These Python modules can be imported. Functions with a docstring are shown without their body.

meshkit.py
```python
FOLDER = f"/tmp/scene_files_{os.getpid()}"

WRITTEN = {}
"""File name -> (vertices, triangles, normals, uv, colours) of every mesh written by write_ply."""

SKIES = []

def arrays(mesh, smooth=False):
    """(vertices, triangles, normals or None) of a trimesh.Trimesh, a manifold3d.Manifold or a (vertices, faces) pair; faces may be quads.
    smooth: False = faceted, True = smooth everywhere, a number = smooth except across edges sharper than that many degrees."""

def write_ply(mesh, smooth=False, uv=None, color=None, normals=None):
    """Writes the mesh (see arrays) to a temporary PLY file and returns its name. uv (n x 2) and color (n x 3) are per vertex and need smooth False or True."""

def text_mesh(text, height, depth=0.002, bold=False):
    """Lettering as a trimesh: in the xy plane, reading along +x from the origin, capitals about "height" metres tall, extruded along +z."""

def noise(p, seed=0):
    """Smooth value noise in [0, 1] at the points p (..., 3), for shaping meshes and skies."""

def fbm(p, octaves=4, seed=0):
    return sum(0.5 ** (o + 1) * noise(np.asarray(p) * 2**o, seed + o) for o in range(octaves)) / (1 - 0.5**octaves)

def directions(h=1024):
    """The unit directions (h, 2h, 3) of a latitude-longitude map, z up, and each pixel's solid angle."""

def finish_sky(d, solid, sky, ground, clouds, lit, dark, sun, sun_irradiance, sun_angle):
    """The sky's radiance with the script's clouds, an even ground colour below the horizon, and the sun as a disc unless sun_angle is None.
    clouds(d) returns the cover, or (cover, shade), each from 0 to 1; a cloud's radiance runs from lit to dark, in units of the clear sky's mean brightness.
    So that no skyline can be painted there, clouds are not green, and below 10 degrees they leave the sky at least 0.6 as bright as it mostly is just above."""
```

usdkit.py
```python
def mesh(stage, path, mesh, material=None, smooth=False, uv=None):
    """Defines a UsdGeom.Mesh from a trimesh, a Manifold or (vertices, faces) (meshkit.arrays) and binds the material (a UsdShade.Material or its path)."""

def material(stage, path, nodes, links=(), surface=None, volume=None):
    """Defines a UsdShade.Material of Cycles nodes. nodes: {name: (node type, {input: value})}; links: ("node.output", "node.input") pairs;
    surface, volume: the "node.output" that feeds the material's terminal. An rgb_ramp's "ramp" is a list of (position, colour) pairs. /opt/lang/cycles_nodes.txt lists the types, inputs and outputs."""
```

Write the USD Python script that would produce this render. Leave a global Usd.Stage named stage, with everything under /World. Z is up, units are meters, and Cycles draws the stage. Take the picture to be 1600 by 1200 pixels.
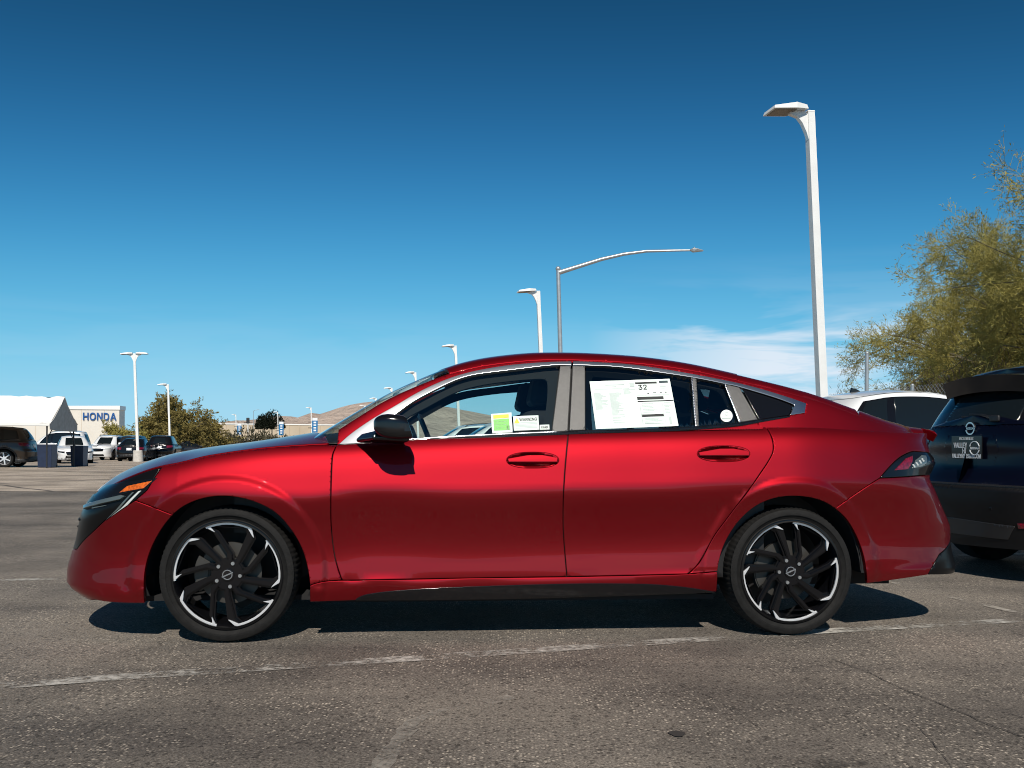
import math, random
import numpy as np, trimesh, usdkit, meshkit
from pxr import Gf, Sdf, Usd, UsdGeom, UsdLux, UsdShade, Vt
from scipy.interpolate import PchipInterpolator, CubicSpline, Akima1DInterpolator
from scipy.spatial import Delaunay
from shapely.geometry import Polygon, LineString, Point, box as sbox
from shapely import affinity, contains_xy

# ------------------------------------------------------------------ camera, sky, sun, exposure
stage = Usd.Stage.CreateInMemory()
UsdGeom.SetStageUpAxis(stage, "Z"); UsdGeom.SetStageMetersPerUnit(stage, 1.0)
UsdGeom.Xform.Define(stage, "/World"); UsdGeom.Scope.Define(stage, "/World/Looks")
FPX, HZ, CH, ROLL = 1450.0, 695.0, 0.932, 0.0066
cam = UsdGeom.Camera.Define(stage, "/World/camera")
cam.CreateHorizontalApertureAttr(36.0); cam.CreateVerticalApertureAttr(27.0)
cam.CreateFocalLengthAttr(36.0 * FPX / 1600); cam.CreateClippingRangeAttr(Gf.Vec2f(0.05, 20000))
cam.CreateVerticalApertureOffsetAttr((HZ - 600) / 1600 * 36.0)
cam.CreateExposureAttr(0.0)
_c = UsdGeom.Xformable(cam); _c.AddTranslateOp().Set(Gf.Vec3d(0, 0, CH))
_c.AddRotateXYZOp().Set(Gf.Vec3f(90, 0, 0)); _c.AddRotateZOp(opSuffix="roll").Set(math.degrees(ROLL))

SUN_EL, SUN_AZ = math.radians(43.0), math.pi - math.radians(2.0)     # azimuth: atan2(x, y) of the direction towards the sun
sun = UsdLux.DistantLight.Define(stage, "/World/sun_light")
sun.CreateIntensityAttr(1.2); sun.CreateAngleAttr(0.5); sun.CreateNormalizeAttr(True)
sun.CreateColorAttr(Gf.Vec3f(1.0, 0.93, 0.83))
_s = UsdGeom.Xformable(sun)
_s.AddRotateZOp().Set(-math.degrees(SUN_AZ)); _s.AddRotateXOp(opSuffix="el").Set(math.degrees(SUN_EL) - 90)

sky = UsdLux.DomeLight.Define(stage, "/World/sky")
sky.CreateIntensityAttr(1.0)
sky.GetPrim().SetCustomDataByKey("kind", "structure")
# the clear desert sky, put through a film-like tone curve per channel: x^p / (x^p + k)
_n = {
    "sky": ("sky_texture", {"sky_type": "single_scattering", "sun_disc": False, "sun_elevation": SUN_EL, "sun_rotation": SUN_AZ,
                            "altitude": 4000.0, "air_density": 1.0, "aerosol_density": 0.0, "ozone_density": 1.0}),
    "tc": ("texture_coordinate", {}), "sep": ("separate_xyz", {}), "rgb": ("separate_color", {}), "back": ("combine_color", {}),
    # thin cirrus low over the horizon: noise stretched sideways, a band below about 9 degrees
    "map": ("mapping", {"scale": (4.0, 4.0, 26.0), "location": (1.3, 0.4, 0.2)}),
    "n": ("noise_texture", {"scale": 1.0, "detail": 7.0, "roughness": 0.55, "distortion": 0.5}),
    "r": ("rgb_ramp", {"ramp": [(0.43, (0, 0, 0)), (0.56, (1, 1, 1))]}),
    "band": ("rgb_ramp", {"ramp": [(0.0, (0.9, 0.9, 0.9)), (0.07, (1, 1, 1)), (0.115, (0.9, 0.9, 0.9)), (0.145, (0.1, 0.1, 0.1)), (0.2, (0, 0, 0)), (1.0, (0, 0, 0))]}),
    "side": ("map_range", {"from_min": 0.08, "from_max": 0.26, "to_min": 0.05, "to_max": 1.0, "clamp": True}),
    "m1": ("math", {"math_type": "multiply"}), "m2": ("math", {"math_type": "multiply"}), "m3": ("math", {"math_type": "multiply", "value2": 0.95}),
    "mx": ("mix_color", {"b": (9.6, 10.6, 11.8), "use_clamp": False}),
    "bg": ("background_shader", {"strength": 0.08})}
_l = [("sky.color", "rgb.color"), ("tc.generated", "sep.vector"), ("tc.generated", "map.vector"), ("map.vector", "n.vector"), ("n.fac", "r.fac"), ("sep.z", "band.fac"),
      ("sep.x", "side.value"), ("r.color", "m1.value1"), ("band.color", "m1.value2"), ("m1.value", "m2.value1"), ("side.result", "m2.value2"),
      ("m2.value", "m3.value1"), ("back.color", "mx.a"), ("m3.value", "mx.fac"), ("mx.result", "bg.color")]
for _k, _p, _h, _top in (("r", 2.5, 33.0, 5.2), ("g", 2.5, 25.0, 9.2), ("b", 3.0, 98.0, 11.8)):
    _n |= {_k + "p": ("math", {"math_type": "power", "value2": _p}), _k + "a": ("math", {"math_type": "add", "value2": _h}), _k + "d": ("math", {"math_type": "divide"}), _k + "m": ("math", {"math_type": "multiply", "value2": _top})}
    _l += [("rgb." + _k, _k + "p.value1"), (_k + "p.value", _k + "a.value1"), (_k + "p.value", _k + "d.value1"), (_k + "a.value", _k + "d.value2"), (_k + "d.value", _k + "m.value1"), (_k + "m.value", "back." + _k)]
skym = usdkit.material(stage, "/World/Looks/sky_material", _n, _l, surface="bg.background")
UsdShade.MaterialBindingAPI.Apply(sky.GetPrim()).Bind(skym)

# ------------------------------------------------------------------ helpers
used = {}
def numbered(parent, name):
    k = (parent, name); n = used.get(k, 0); used[k] = n + 1
    return f"{parent}/{name}" + (f"_{n:03d}" if n else "")
def P(parent): return "/World" if parent is None else (parent if isinstance(parent, str) else str(parent.GetPath()))
def tag(o, label=None, cat=None, group=None, kind=None):
    o = o.GetPrim() if hasattr(o, "GetPrim") else o
    for k, v in (("label", label), ("category", cat), ("group", group), ("kind", kind)):
        if v: o.SetCustomDataByKey(k, v)
    return o
def thing(name, label, cat, loc=(0, 0, 0), rotz=0.0, group=None, parent=None, tilt=None):
    x = UsdGeom.Xform.Define(stage, numbered(P(parent), name))
    x.AddTranslateOp().Set(Gf.Vec3d(*map(float, loc)))
    if tilt: x.AddRotateYOp(opSuffix="lean").Set(tilt)
    if rotz: x.AddRotateZOp().Set(math.degrees(rotz))
    return tag(x, label, cat, group) if label else x.GetPrim()
def sub(name, parent, loc=None, rotz=0, roty=0):
    x = UsdGeom.Xform.Define(stage, numbered(P(parent), name))
    if loc is not None: x.AddTranslateOp().Set(Gf.Vec3d(*map(float, loc)))
    if rotz: x.AddRotateZOp().Set(math.degrees(rotz))
    if roty: x.AddRotateYOp().Set(math.degrees(roty))
    return x.GetPrim()
def copy_of(proto, name, label, cat, loc, rotz=0.0, group=None, tilt=None):
    r = thing(name, label, cat, loc, rotz, group, tilt=tilt)
    r.GetReferences().AddInternalReference(proto.GetPath()); r.SetInstanceable(True)
    return r
def obj(name, mesh, mat, parent=None, smooth=False, **kw):
    m = usdkit.mesh(stage, numbered(P(parent), name), mesh, mat, smooth)
    return tag(m, **kw) if kw else m.GetPrim()
def objn(name, v, f, n, mat, parent=None, **kw):
    m = UsdGeom.Mesh.Define(stage, numbered(P(parent), name))
    m.CreatePointsAttr(Vt.Vec3fArray.FromNumpy(np.ascontiguousarray(v, np.float32)))
    m.CreateFaceVertexCountsAttr(Vt.IntArray.FromNumpy(np.full(len(f), 3, np.int32)))
    m.CreateFaceVertexIndicesAttr(Vt.IntArray.FromNumpy(np.ascontiguousarray(f, np.int32).ravel()))
    m.CreateSubdivisionSchemeAttr("none")
    m.CreateNormalsAttr(Vt.Vec3fArray.FromNumpy(np.ascontiguousarray(n, np.float32))); m.SetNormalsInterpolation("vertex")
    UsdShade.MaterialBindingAPI.Apply(m.GetPrim()).Bind(mat)
    return tag(m, **kw) if kw else m.GetPrim()
cat_ = trimesh.util.concatenate
def bx(x0, x1, y0, y1, z0, z1):
    b = trimesh.creation.box((x1 - x0, y1 - y0, z1 - z0)); b.apply_translation(((x0 + x1) / 2, (y0 + y1) / 2, (z0 + z1) / 2)); return b
def rbox(x0, x1, y0, y1, z0, z1, r):
    import manifold3d as m3
    s = [m3.Manifold.sphere(r, 12).translate((x, y, z)) for x in (x0 + r, x1 - r) for y in (y0 + r, y1 - r) for z in (z0 + r, z1 - r)]
    m = m3.Manifold.batch_hull(s).to_mesh()
    return trimesh.Trimesh(m.vert_properties[:, :3], m.tri_verts, process=False)
def hull(pts, r=None):
    import manifold3d as m3
    if r is None:
        return trimesh.convex.convex_hull(np.asarray(pts, float))
    m = m3.Manifold.batch_hull([m3.Manifold.sphere(r, 12).translate(tuple(map(float, p))) for p in pts]).to_mesh()
    return trimesh.Trimesh(m.vert_properties[:, :3], m.tri_verts, process=False)
def cyl(p0, p1, r0, r1=None, n=16, caps=True):
    p0, p1 = np.asarray(p0, float), np.asarray(p1, float); r1 = r0 if r1 is None else r1
    d = p1 - p0; d = d / np.linalg.norm(d); a = np.cross(d, [0, 0, 1.0] if abs(d[2]) < .9 else [1.0, 0, 0]); a /= np.linalg.norm(a); b = np.cross(d, a)
    t = np.arange(n) * 2 * np.pi / n; c = np.cos(t)[:, None] * a + np.sin(t)[:, None] * b
    v = np.vstack([p0 + c * r0, p1 + c * r1, p0, p1]); i = np.arange(n); j = (i + 1) % n
    f = np.vstack([np.c_[i, j, j + n], np.c_[i, j + n, i + n]] + ([np.c_[j, i, i * 0 + 2 * n], np.c_[i + n, j + n, i * 0 + 2 * n + 1]] if caps else []))
    return trimesh.Trimesh(v, f, process=False)
def tube(pts, r, n=8):
    pts = np.asarray(pts, float); r = np.broadcast_to(r, (len(pts),))
    t = np.gradient(pts, axis=0); t /= np.linalg.norm(t, axis=1, keepdims=True)
    up = np.array([0, 0, 1.0]) if abs(t[:, 2]).max() < .95 else np.array([0, 1.0, 0])
    a = np.cross(t, up); a /= np.linalg.norm(a, axis=1, keepdims=True); b = np.cross(t, a); g = np.arange(n) * 2 * np.pi / n
    v = pts[:, None] + r[:, None, None] * (np.cos(g)[None, :, None] * a[:, None] + np.sin(g)[None, :, None] * b[:, None])
    i, j = np.meshgrid(np.arange(len(pts) - 1), np.arange(n), indexing="ij"); k = (j + 1) % n
    q = np.stack([i * n + j, i * n + k, (i + 1) * n + k, (i + 1) * n + j], -1).reshape(-1, 4)
    v = np.vstack([v.reshape(-1, 3), pts[:1], pts[-1:]]); m = len(v); jj = np.arange(n); kk = (jj + 1) % n; o = (len(pts) - 1) * n
    f = np.vstack([q[:, [0, 2, 1]], q[:, [0, 3, 2]], np.c_[jj, jj * 0 + m - 2, kk], np.c_[o + jj, o + kk, jj * 0 + m - 1]])
    tm = trimesh.Trimesh(v, f, process=False)
    return tm
def revolve_y(profile, n=96, radial=None):
    """profile: (y, r) pairs, closed ring swept round the y axis. radial(theta, k) adds to the radius."""
    p = np.asarray(profile, float); th = np.arange(n) * 2 * np.pi / n; k = len(p)
    r = np.broadcast_to(p[:, 1], (n, k)).copy()
    if radial is not None: r += radial(th[:, None], np.arange(k)[None, :])
    v = np.stack([np.sin(th)[:, None] * r, np.broadcast_to(p[:, 0], (n, k)), np.cos(th)[:, None] * r], -1).reshape(-1, 3)
    i, j = np.meshgrid(np.arange(n), np.arange(k), indexing="ij"); i2, j2 = (i + 1) % n, (j + 1) % k
    q = np.stack([i * k + j, i2 * k + j, i2 * k + j2, i * k + j2], -1).reshape(-1, 4)
    m = trimesh.Trimesh(v, np.vstack([q[:, [0, 1, 2]], q[:, [0, 2, 3]]]), process=False)
    if m.volume < 0: m.invert()
    return m
def extrude(poly, h, z0=0.0):
    gs = getattr(poly, "geoms", [poly]); out = []
    for g in gs:
        if g.is_empty or g.area < 1e-9: continue
        m = trimesh.creation.extrude_polygon(g, h, engine="earcut"); m.apply_translation((0, 0, z0)); out.append(m)
    return cat_(out)
def xz(m):
    """a mesh drawn in xy with depth z becomes one drawn in xz whose depth faces -y"""
    m = m.copy(); v = m.vertices; m.vertices = np.c_[v[:, 0], -v[:, 2], v[:, 1]]; return m
def moved(m, t=(0, 0, 0), rz=0.0, s=1.0):
    m = m.copy(); m.apply_scale(s)
    if rz: m.apply_transform(trimesh.transformations.rotation_matrix(rz, (0, 0, 1)))
    m.apply_translation(t); return m

def unroll(px, py):
    c, s = math.cos(ROLL), math.sin(ROLL); x, y = px - 800.0, py - HZ
    return x * c + y * s, -x * s + y * c          # image offsets as seen without the camera's roll
def at(px, py, Y):
    x, y = unroll(px, py); return np.array([x / FPX * Y, Y, CH - y / FPX * Y])
def ground(px, py):
    x, y = unroll(px, py); Y = FPX * CH / y; return np.array([x / FPX * Y, Y, 0.0])

# ------------------------------------------------------------------ materials
L = "/World/Looks/"
def mat(name, color, rough=0.5, metal=0.0, coat=0.0, noise=None, bump=None, ior=1.5, coat_rough=0.03, spec=None):
    nodes = {"p": ("principled_bsdf", {"base_color": color, "roughness": rough, "metallic": metal, "coat_weight": coat, "coat_roughness": coat_rough, "ior": ior})}
    links = []
    if spec is not None: nodes["p"][1]["specular_ior_level"] = spec
    if noise:
        sc, amt = noise
        nodes["g"] = ("texture_coordinate", {})
        nodes["n"] = ("noise_texture", {"scale": sc, "detail": 5.0})
        nodes["r"] = ("rgb_ramp", {"ramp": [(0.25, tuple(c * (1 - amt) for c in color)), (0.75, tuple(min(1, c * (1 + amt)) for c in color))]})
        links += [("g.object", "n.vector"), ("n.fac", "r.fac"), ("r.color", "p.base_color")]
    if bump:
        sc, st = bump
        nodes["g"] = ("texture_coordinate", {})
        nodes["bn"] = ("noise_texture", {"scale": sc, "detail": 4.0})
        nodes["b"] = ("bump", {"strength": st, "distance": 0.01})
        links += [("g.object", "bn.vector"), ("bn.fac", "b.height"), ("b.normal", "p.normal")]
    return usdkit.material(stage, L + name, nodes, links, surface="p.BSDF")
def glass_mat(name, tint, f0=0.09, rough=0.0, refl=(1, 1, 1)):
    """a thin pane: both of its faces reflect, more so at a glancing angle, whichever side it is seen from"""
    return usdkit.material(stage, L + name, {"t": ("transparent_bsdf", {"color": tint}), "g": ("glossy_bsdf", {"color": refl, "roughness": rough}), "w": ("layer_weight", {"blend": 0.5}),
        "pw": ("math", {"math_type": "power", "value2": 5.0}), "ml": ("math", {"math_type": "multiply_add", "value2": 1.0 - f0, "value3": f0}), "m": ("mix_closure", {})},
        [("w.facing", "pw.value1"), ("pw.value", "ml.value1"), ("ml.value", "m.fac"), ("t.BSDF", "m.closure1"), ("g.BSDF", "m.closure2")], surface="m.closure")
def paint(name, color, flake=0.75, rough=0.36):
    """metallic car paint: coloured flakes under a clear coat"""
    return usdkit.material(stage, L + name, {
        "g": ("texture_coordinate", {}), "n": ("noise_texture", {"scale": 900.0, "detail": 1.0}),
        "b": ("bump", {"strength": 0.05, "distance": 0.001}),
        "p": ("principled_bsdf", {"base_color": color, "metallic": flake, "roughness": rough, "coat_weight": 0.72, "coat_roughness": 0.012, "coat_ior": 1.46})},
        [("g.object", "n.vector"), ("n.fac", "b.height"), ("b.normal", "p.normal")], surface="p.BSDF")
M = dict(
    red=paint("red_metallic_paint", (0.238, 0.001, 0.006), 0.88, 0.52),
    black_gloss=mat("gloss_black", (0.006, 0.006, 0.007), 0.10, spec=0.5),
    grille_black=mat("grille_black", (0.0045, 0.0045, 0.005), 0.26, spec=0.18),
    black_satin=mat("satin_black_plastic", (0.011, 0.011, 0.012), 0.5, noise=(60, .25)),
    black_cloth=mat("black_cloth", (0.012, 0.012, 0.014), 0.9, noise=(40, .3)),
    dark_inside=mat("dark_lining", (0.010, 0.010, 0.011), 0.9),
    rubber=mat("tyre_rubber", (0.010, 0.0097, 0.0093), 0.75, noise=(35, .35), bump=(220, .25), spec=.22),
    chrome=mat("bright_chrome", (0.66, 0.67, 0.69), 0.24, 1.0),
    silver=mat("machined_aluminium", (0.80, 0.80, 0.81), 0.30, 0.55),
    rim_black=mat("gloss_black_alloy", (0.005, 0.005, 0.006), 0.10, spec=0.35),
    disc=mat("brake_disc_steel", (0.07, 0.066, 0.060), 0.45, 0.6),
    steel_bright=mat("polished_steel", (0.55, 0.54, 0.53), 0.3, 0.9),
    pillar=mat("grey_pillar_trim", (0.085, 0.083, 0.08), 0.42, noise=(30, .1), bump=(500, .15)),
    glass_clear=glass_mat("clear_side_glass", (0.84, 0.95, 0.93)),
    glass_dark=glass_mat("privacy_glass", (0.34, 0.40, 0.41)),
    glass_front=glass_mat("windscreen_glass", (0.72, 0.84, 0.84), 0.14),
    lens=glass_mat("clear_lens", (0.75, 0.78, 0.80)),
    amber=mat("amber_lens", (0.55, 0.105, 0.008), 0.25, coat=1.0, noise=(90, .55)),
    lamp_white=mat("lamp_strip", (0.52, 0.55, 0.53), 0.2, coat=1.0),
    lamp_grey=mat("lamp_bar", (0.08, 0.10, 0.10), 0.12, coat=1.0),
    tail_red=mat("tail_lamp_red", (0.16, 0.005, 0.016), 0.15, coat=1.0, noise=(70, .6)),
    paper=mat("printed_paper", (0.72, 0.80, 0.75), 0.7),
    ink=mat("black_ink", (0.02, 0.022, 0.022), 0.7),
    ink_grey=mat("grey_ink", (0.50, 0.57, 0.54), 0.7),
    green_print=mat("green_print", (0.22, 0.58, 0.14), 0.6),
    yellow_print=mat("yellow_print", (0.72, 0.60, 0.06), 0.6),
    white_paint=mat("white_paint", (0.78, 0.78, 0.77), 0.35),
)

# ------------------------------------------------------------------ car body surfaces
CW = 0.905                                              # half width: v = CW is a car's centre plane, v = 0 its near side
def softplus(x, k): return k * np.logaddexp(0, x / k)
def sstep(x, a, b):
    t = np.clip((x - a) / (b - a), 0, 1); return t * t * (3 - 2 * t)
class Shell:
    """The lower body: an outline in plan carried up a side section, with a nose and a tail profile. Parameters: q along the outline from the tail's
    centre round the near side to the nose's centre, and the height z."""
    def __init__(s, outline, nose, tail, ztop, lower, zc=0.72, lean=0.29, roll=(0.022, 0.025), hubs=(0.0, 2.707), hz=0.322, flare=0.012, nose_from=-0.30, tail_from=3.05, flare_r=(0.40, 0.475), soft=.014, wave=lambda u: 0 * u):
        s.soft, s.wave = soft, wave
        o = np.array(outline, float); t = np.r_[0, np.cumsum(np.hypot(*np.diff(o, axis=0).T))]
        fu, fd = PchipInterpolator(t, o[:, 0]), PchipInterpolator(t, o[:, 1])
        tt = np.linspace(0, t[-1], 1500); p = np.c_[fu(tt), fd(tt)]
        for _ in range(120): p[1:-1] = (p[:-2] + p[1:-1] * 2 + p[2:]) / 4; p[0, 0], p[-1, 0] = p[1, 0], p[-2, 0]   # rounds the corners
        a = np.r_[0, np.cumsum(np.hypot(*np.diff(p, axis=0).T))]
        s.q, s.p, s.Q = a, p, a[-1]
        k_ = np.r_[np.arange(0, 1499, 12), 1499]; s.fu, s.fd = CubicSpline(a[k_], p[k_, 0]), CubicSpline(a[k_], p[k_, 1])
        s.umin, s.umax = p[:, 0].min(), p[:, 0].max()
        s.nose, s.tail, s.ztop = PchipInterpolator(*np.array(nose, float).T), PchipInterpolator(*np.array(tail, float).T), PchipInterpolator(*np.array(ztop, float).T)
        s.low = Akima1DInterpolator(*np.array(lower, float).T); s.zr = (lower[0][0], lower[-1][0])
        s.zc, s.lean, s.roll, s.hubs, s.hz, s.flare, s.nf, s.tf, s.fr = zc, lean, roll, hubs, hz, flare, nose_from, tail_from, flare_r
    def S(s, x):
        q, z = np.asarray(x, float).T; past = (q < 0) | (q > s.Q); q = np.where(q < 0, -q, np.where(q > s.Q, 2 * s.Q - q, q))
        u, d = s.fu(q), s.fd(q); zt = s.ztop(np.clip(u, *s.ztop.x[[0, -1]]))
        zc = s.zc + s.wave(u) - np.clip(s.zc + .12 - zt, 0, None) * .8     # the widest line sinks where the body is low
        D = s.low(np.clip(z - zc + s.zc, *s.zr)) * (z < zc + .03) * 1.0
        D = np.where(z < zc, s.low(np.clip(z - zc + s.zc, *s.zr)), 0.0)
        D = D + s.lean * (softplus(z - zc, s.soft) - s.soft * math.log(2) * np.exp(-((z - zc) / .05) ** 2)) + s.roll[0] * np.exp(np.minimum(z - zt, 0.03) / s.roll[1])
        for h in s.hubs:
            r = np.hypot(u - h, z - s.hz); D = D - s.flare * (1 - sstep(r, *s.fr)) * sstep(z, .16, .3)
        wf = np.clip((s.nf - u) / (s.nf - s.umin), 0, 1) ** 1.3; wr = np.clip((u - s.tf) / (s.umax - s.tf), 0, 1) ** 1.3
        uu = u + wf * s.nose(np.clip(z, *s.nose.x[[0, -1]])) + wr * s.tail(np.clip(z, *s.tail.x[[0, -1]]))
        ws = np.clip((CW - d) / .45, 0, 1)
        v_ = d + D * ws; return np.c_[uu, np.where(past, 2 * CW - v_, v_), z]
    def q_of(s, u):
        """outline parameter of the near side at the station u"""
        k = slice(np.argmax(s.p[:, 0] < s.umax - .01), len(s.q) - np.argmax(s.p[::-1, 0] > s.umin + .01))
        return np.interp(-np.asarray(u, float), -s.p[k, 0], s.q[k])
    def zt(s, u): return s.ztop(np.clip(u, *s.ztop.x[[0, -1]]))

def grid_normals(fn, x, e=0.0015):
    a = fn(x + [e, 0]) - fn(x - [e, 0]); b = fn(x + [0, e]) - fn(x - [0, e]); n = np.cross(a, b)
    return n / np.maximum(np.linalg.norm(n, axis=1, keepdims=True), 1e-12)
def resample(c, h):
    c = np.asarray(c, float); t = np.r_[0, np.cumsum(np.hypot(*np.diff(c, axis=0).T))]; n = max(3, int(math.ceil(t[-1] / h)))
    tt = np.linspace(0, t[-1], n + 1)[:-1]
    keep = []                                            # keeps sharp corners
    for i in range(1, len(c) - 1):
        a, b = c[i] - c[i - 1], c[i + 1] - c[i]; la, lb = np.hypot(*a), np.hypot(*b)
        if la > 0 and lb > 0 and abs(a[0] * b[1] - a[1] * b[0]) / (la * lb) > .35: keep.append(t[i])
    for k in keep: tt[np.argmin(abs(tt - k))] = k
    tt = np.unique(tt)
    return np.c_[np.interp(tt, t, c[:, 0]), np.interp(tt, t, c[:, 1])]
def skin(poly, fn, gap=.0018, hb=.012, hi=.028, depth=.018, off=0.0, edge=.003, out=(0, -1, 0)):
    """A sheet cut to the polygon on the surface fn, with rounded edges turned inwards. Returns vertices, faces, normals."""
    V, Fc, N = [], [], []; base = 0
    pl = poly.buffer(-gap) if gap else poly
    for g in getattr(pl, "geoms", [pl]):
        if g.is_empty or g.area < 1e-6: continue
        rings = [resample(np.array(g.exterior.coords), hb)] + [resample(np.array(i.coords), hb) for i in g.interiors]
        g2 = g.buffer(-edge); inner = []
        for h in getattr(g2, "geoms", [g2]):
            if not h.is_empty: inner += [resample(np.array(r.coords), hb) for r in [h.exterior, *h.interiors]]
        g3 = g.buffer(-edge - hi * .45); x0, y0, x1, y1 = g.bounds
        gx, gy = np.meshgrid(np.arange(x0 + hi / 2, x1, hi), np.arange(y0 + hi / 2, y1, hi)); gx[1::2] += hi / 2
        pts = np.c_[gx.ravel(), gy.ravel()]
        if not g3.is_empty: pts = pts[contains_xy(g3, pts[:, 0], pts[:, 1])]
        else: pts = pts[:0]
        ring = np.vstack(rings); nr = len(ring)
        x = np.vstack([ring] + inner + [pts])
        x = x + np.random.default_rng(1).normal(0, 1e-7, x.shape)
        tri = Delaunay(x).simplices; c = x[tri].mean(1)
        tri = tri[contains_xy(g.buffer(1e-5), c[:, 0], c[:, 1])]
        pos = fn(x); nn = grid_normals(fn, x)
        ref = np.asarray(out, float)
        if np.mean(nn @ ref) < 0: nn = -nn
        pos = pos + nn * off
        eps = .002; t = np.zeros((nr, 3)); k = 0
        for r in rings:                                  # outward direction along the surface at the rim
            d = np.roll(r, -1, 0) - np.roll(r, 1, 0); o = np.c_[d[:, 1], -d[:, 0]]; o /= np.maximum(np.linalg.norm(o, axis=1, keepdims=True), 1e-9)
            if contains_xy(g, *(r + o * eps * .5).T).mean() > .5: o = -o
            w = fn(r + o * eps) - fn(r); w /= np.maximum(np.linalg.norm(w, axis=1, keepdims=True), 1e-9); t[k:k + len(r)] = w; k += len(r)
        pos[:nr] -= nn[:nr] * edge * .8
        n_top = nn.copy(); n_top[:nr] = nn[:nr] * .55 + t * .8
        if depth:
            low = pos[:nr] - nn[:nr] * depth
            pos = np.vstack([pos, pos[:nr], low]); n_top = np.vstack([n_top, t, t]); m = len(x); k = 0; sk = []
            for r in rings:
                i = np.arange(len(r)) + k; j = np.roll(i, -1); k += len(r)
                sk += [np.c_[m + i, m + j, m + nr + j], np.c_[m + i, m + nr + j, m + nr + i]]
            tri = np.vstack([tri] + sk)
        n_top /= np.maximum(np.linalg.norm(n_top, axis=1, keepdims=True), 1e-9)
        fnrm = np.cross(pos[tri[:, 1]] - pos[tri[:, 0]], pos[tri[:, 2]] - pos[tri[:, 0]])
        flip = (fnrm * n_top[tri].sum(1)).sum(1) < 0
        tri[flip] = tri[flip][:, ::-1]
        V.append(pos); Fc.append(tri + base); N.append(n_top); base += len(pos)
    return np.vstack(V), np.vstack(Fc), np.vstack(N)
def mirrored(vfn):
    v, f, n = vfn; return np.c_[v[:, 0], 2 * CW - v[:, 1], v[:, 2]], f[:, ::-1], n * [1, -1, 1]
def joined(*parts):
    V, Fc, N, b = [], [], [], 0
    for v, f, n in parts: V.append(v); Fc.append(f + b); N.append(n); b += len(v)
    return np.vstack(V), np.vstack(Fc), np.vstack(N)
def crv(p, h=6):
    """a smooth curve through the points (Catmull-Rom)"""
    p = np.asarray(p, float)
    if len(p) < 3: n = max(2, int(np.hypot(*(p[1] - p[0])) / h)); return p[0] + (p[1] - p[0]) * np.linspace(0, 1, n + 1)[:, None]
    t = np.r_[0, np.cumsum(np.sqrt(np.maximum(np.hypot(*np.diff(p, axis=0).T), 1e-6)))]
    n = max(4, int(np.hypot(*np.diff(p, axis=0).T).sum() / h))
    tt = np.linspace(0, t[-1], n + 1)
    return np.c_[PchipInterpolator(t, p[:, 0])(tt), PchipInterpolator(t, p[:, 1])(tt)] if len(p) < 4 else np.c_[Akima1DInterpolator(t, p[:, 0])(tt), Akima1DInterpolator(t, p[:, 1])(tt)]

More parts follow.
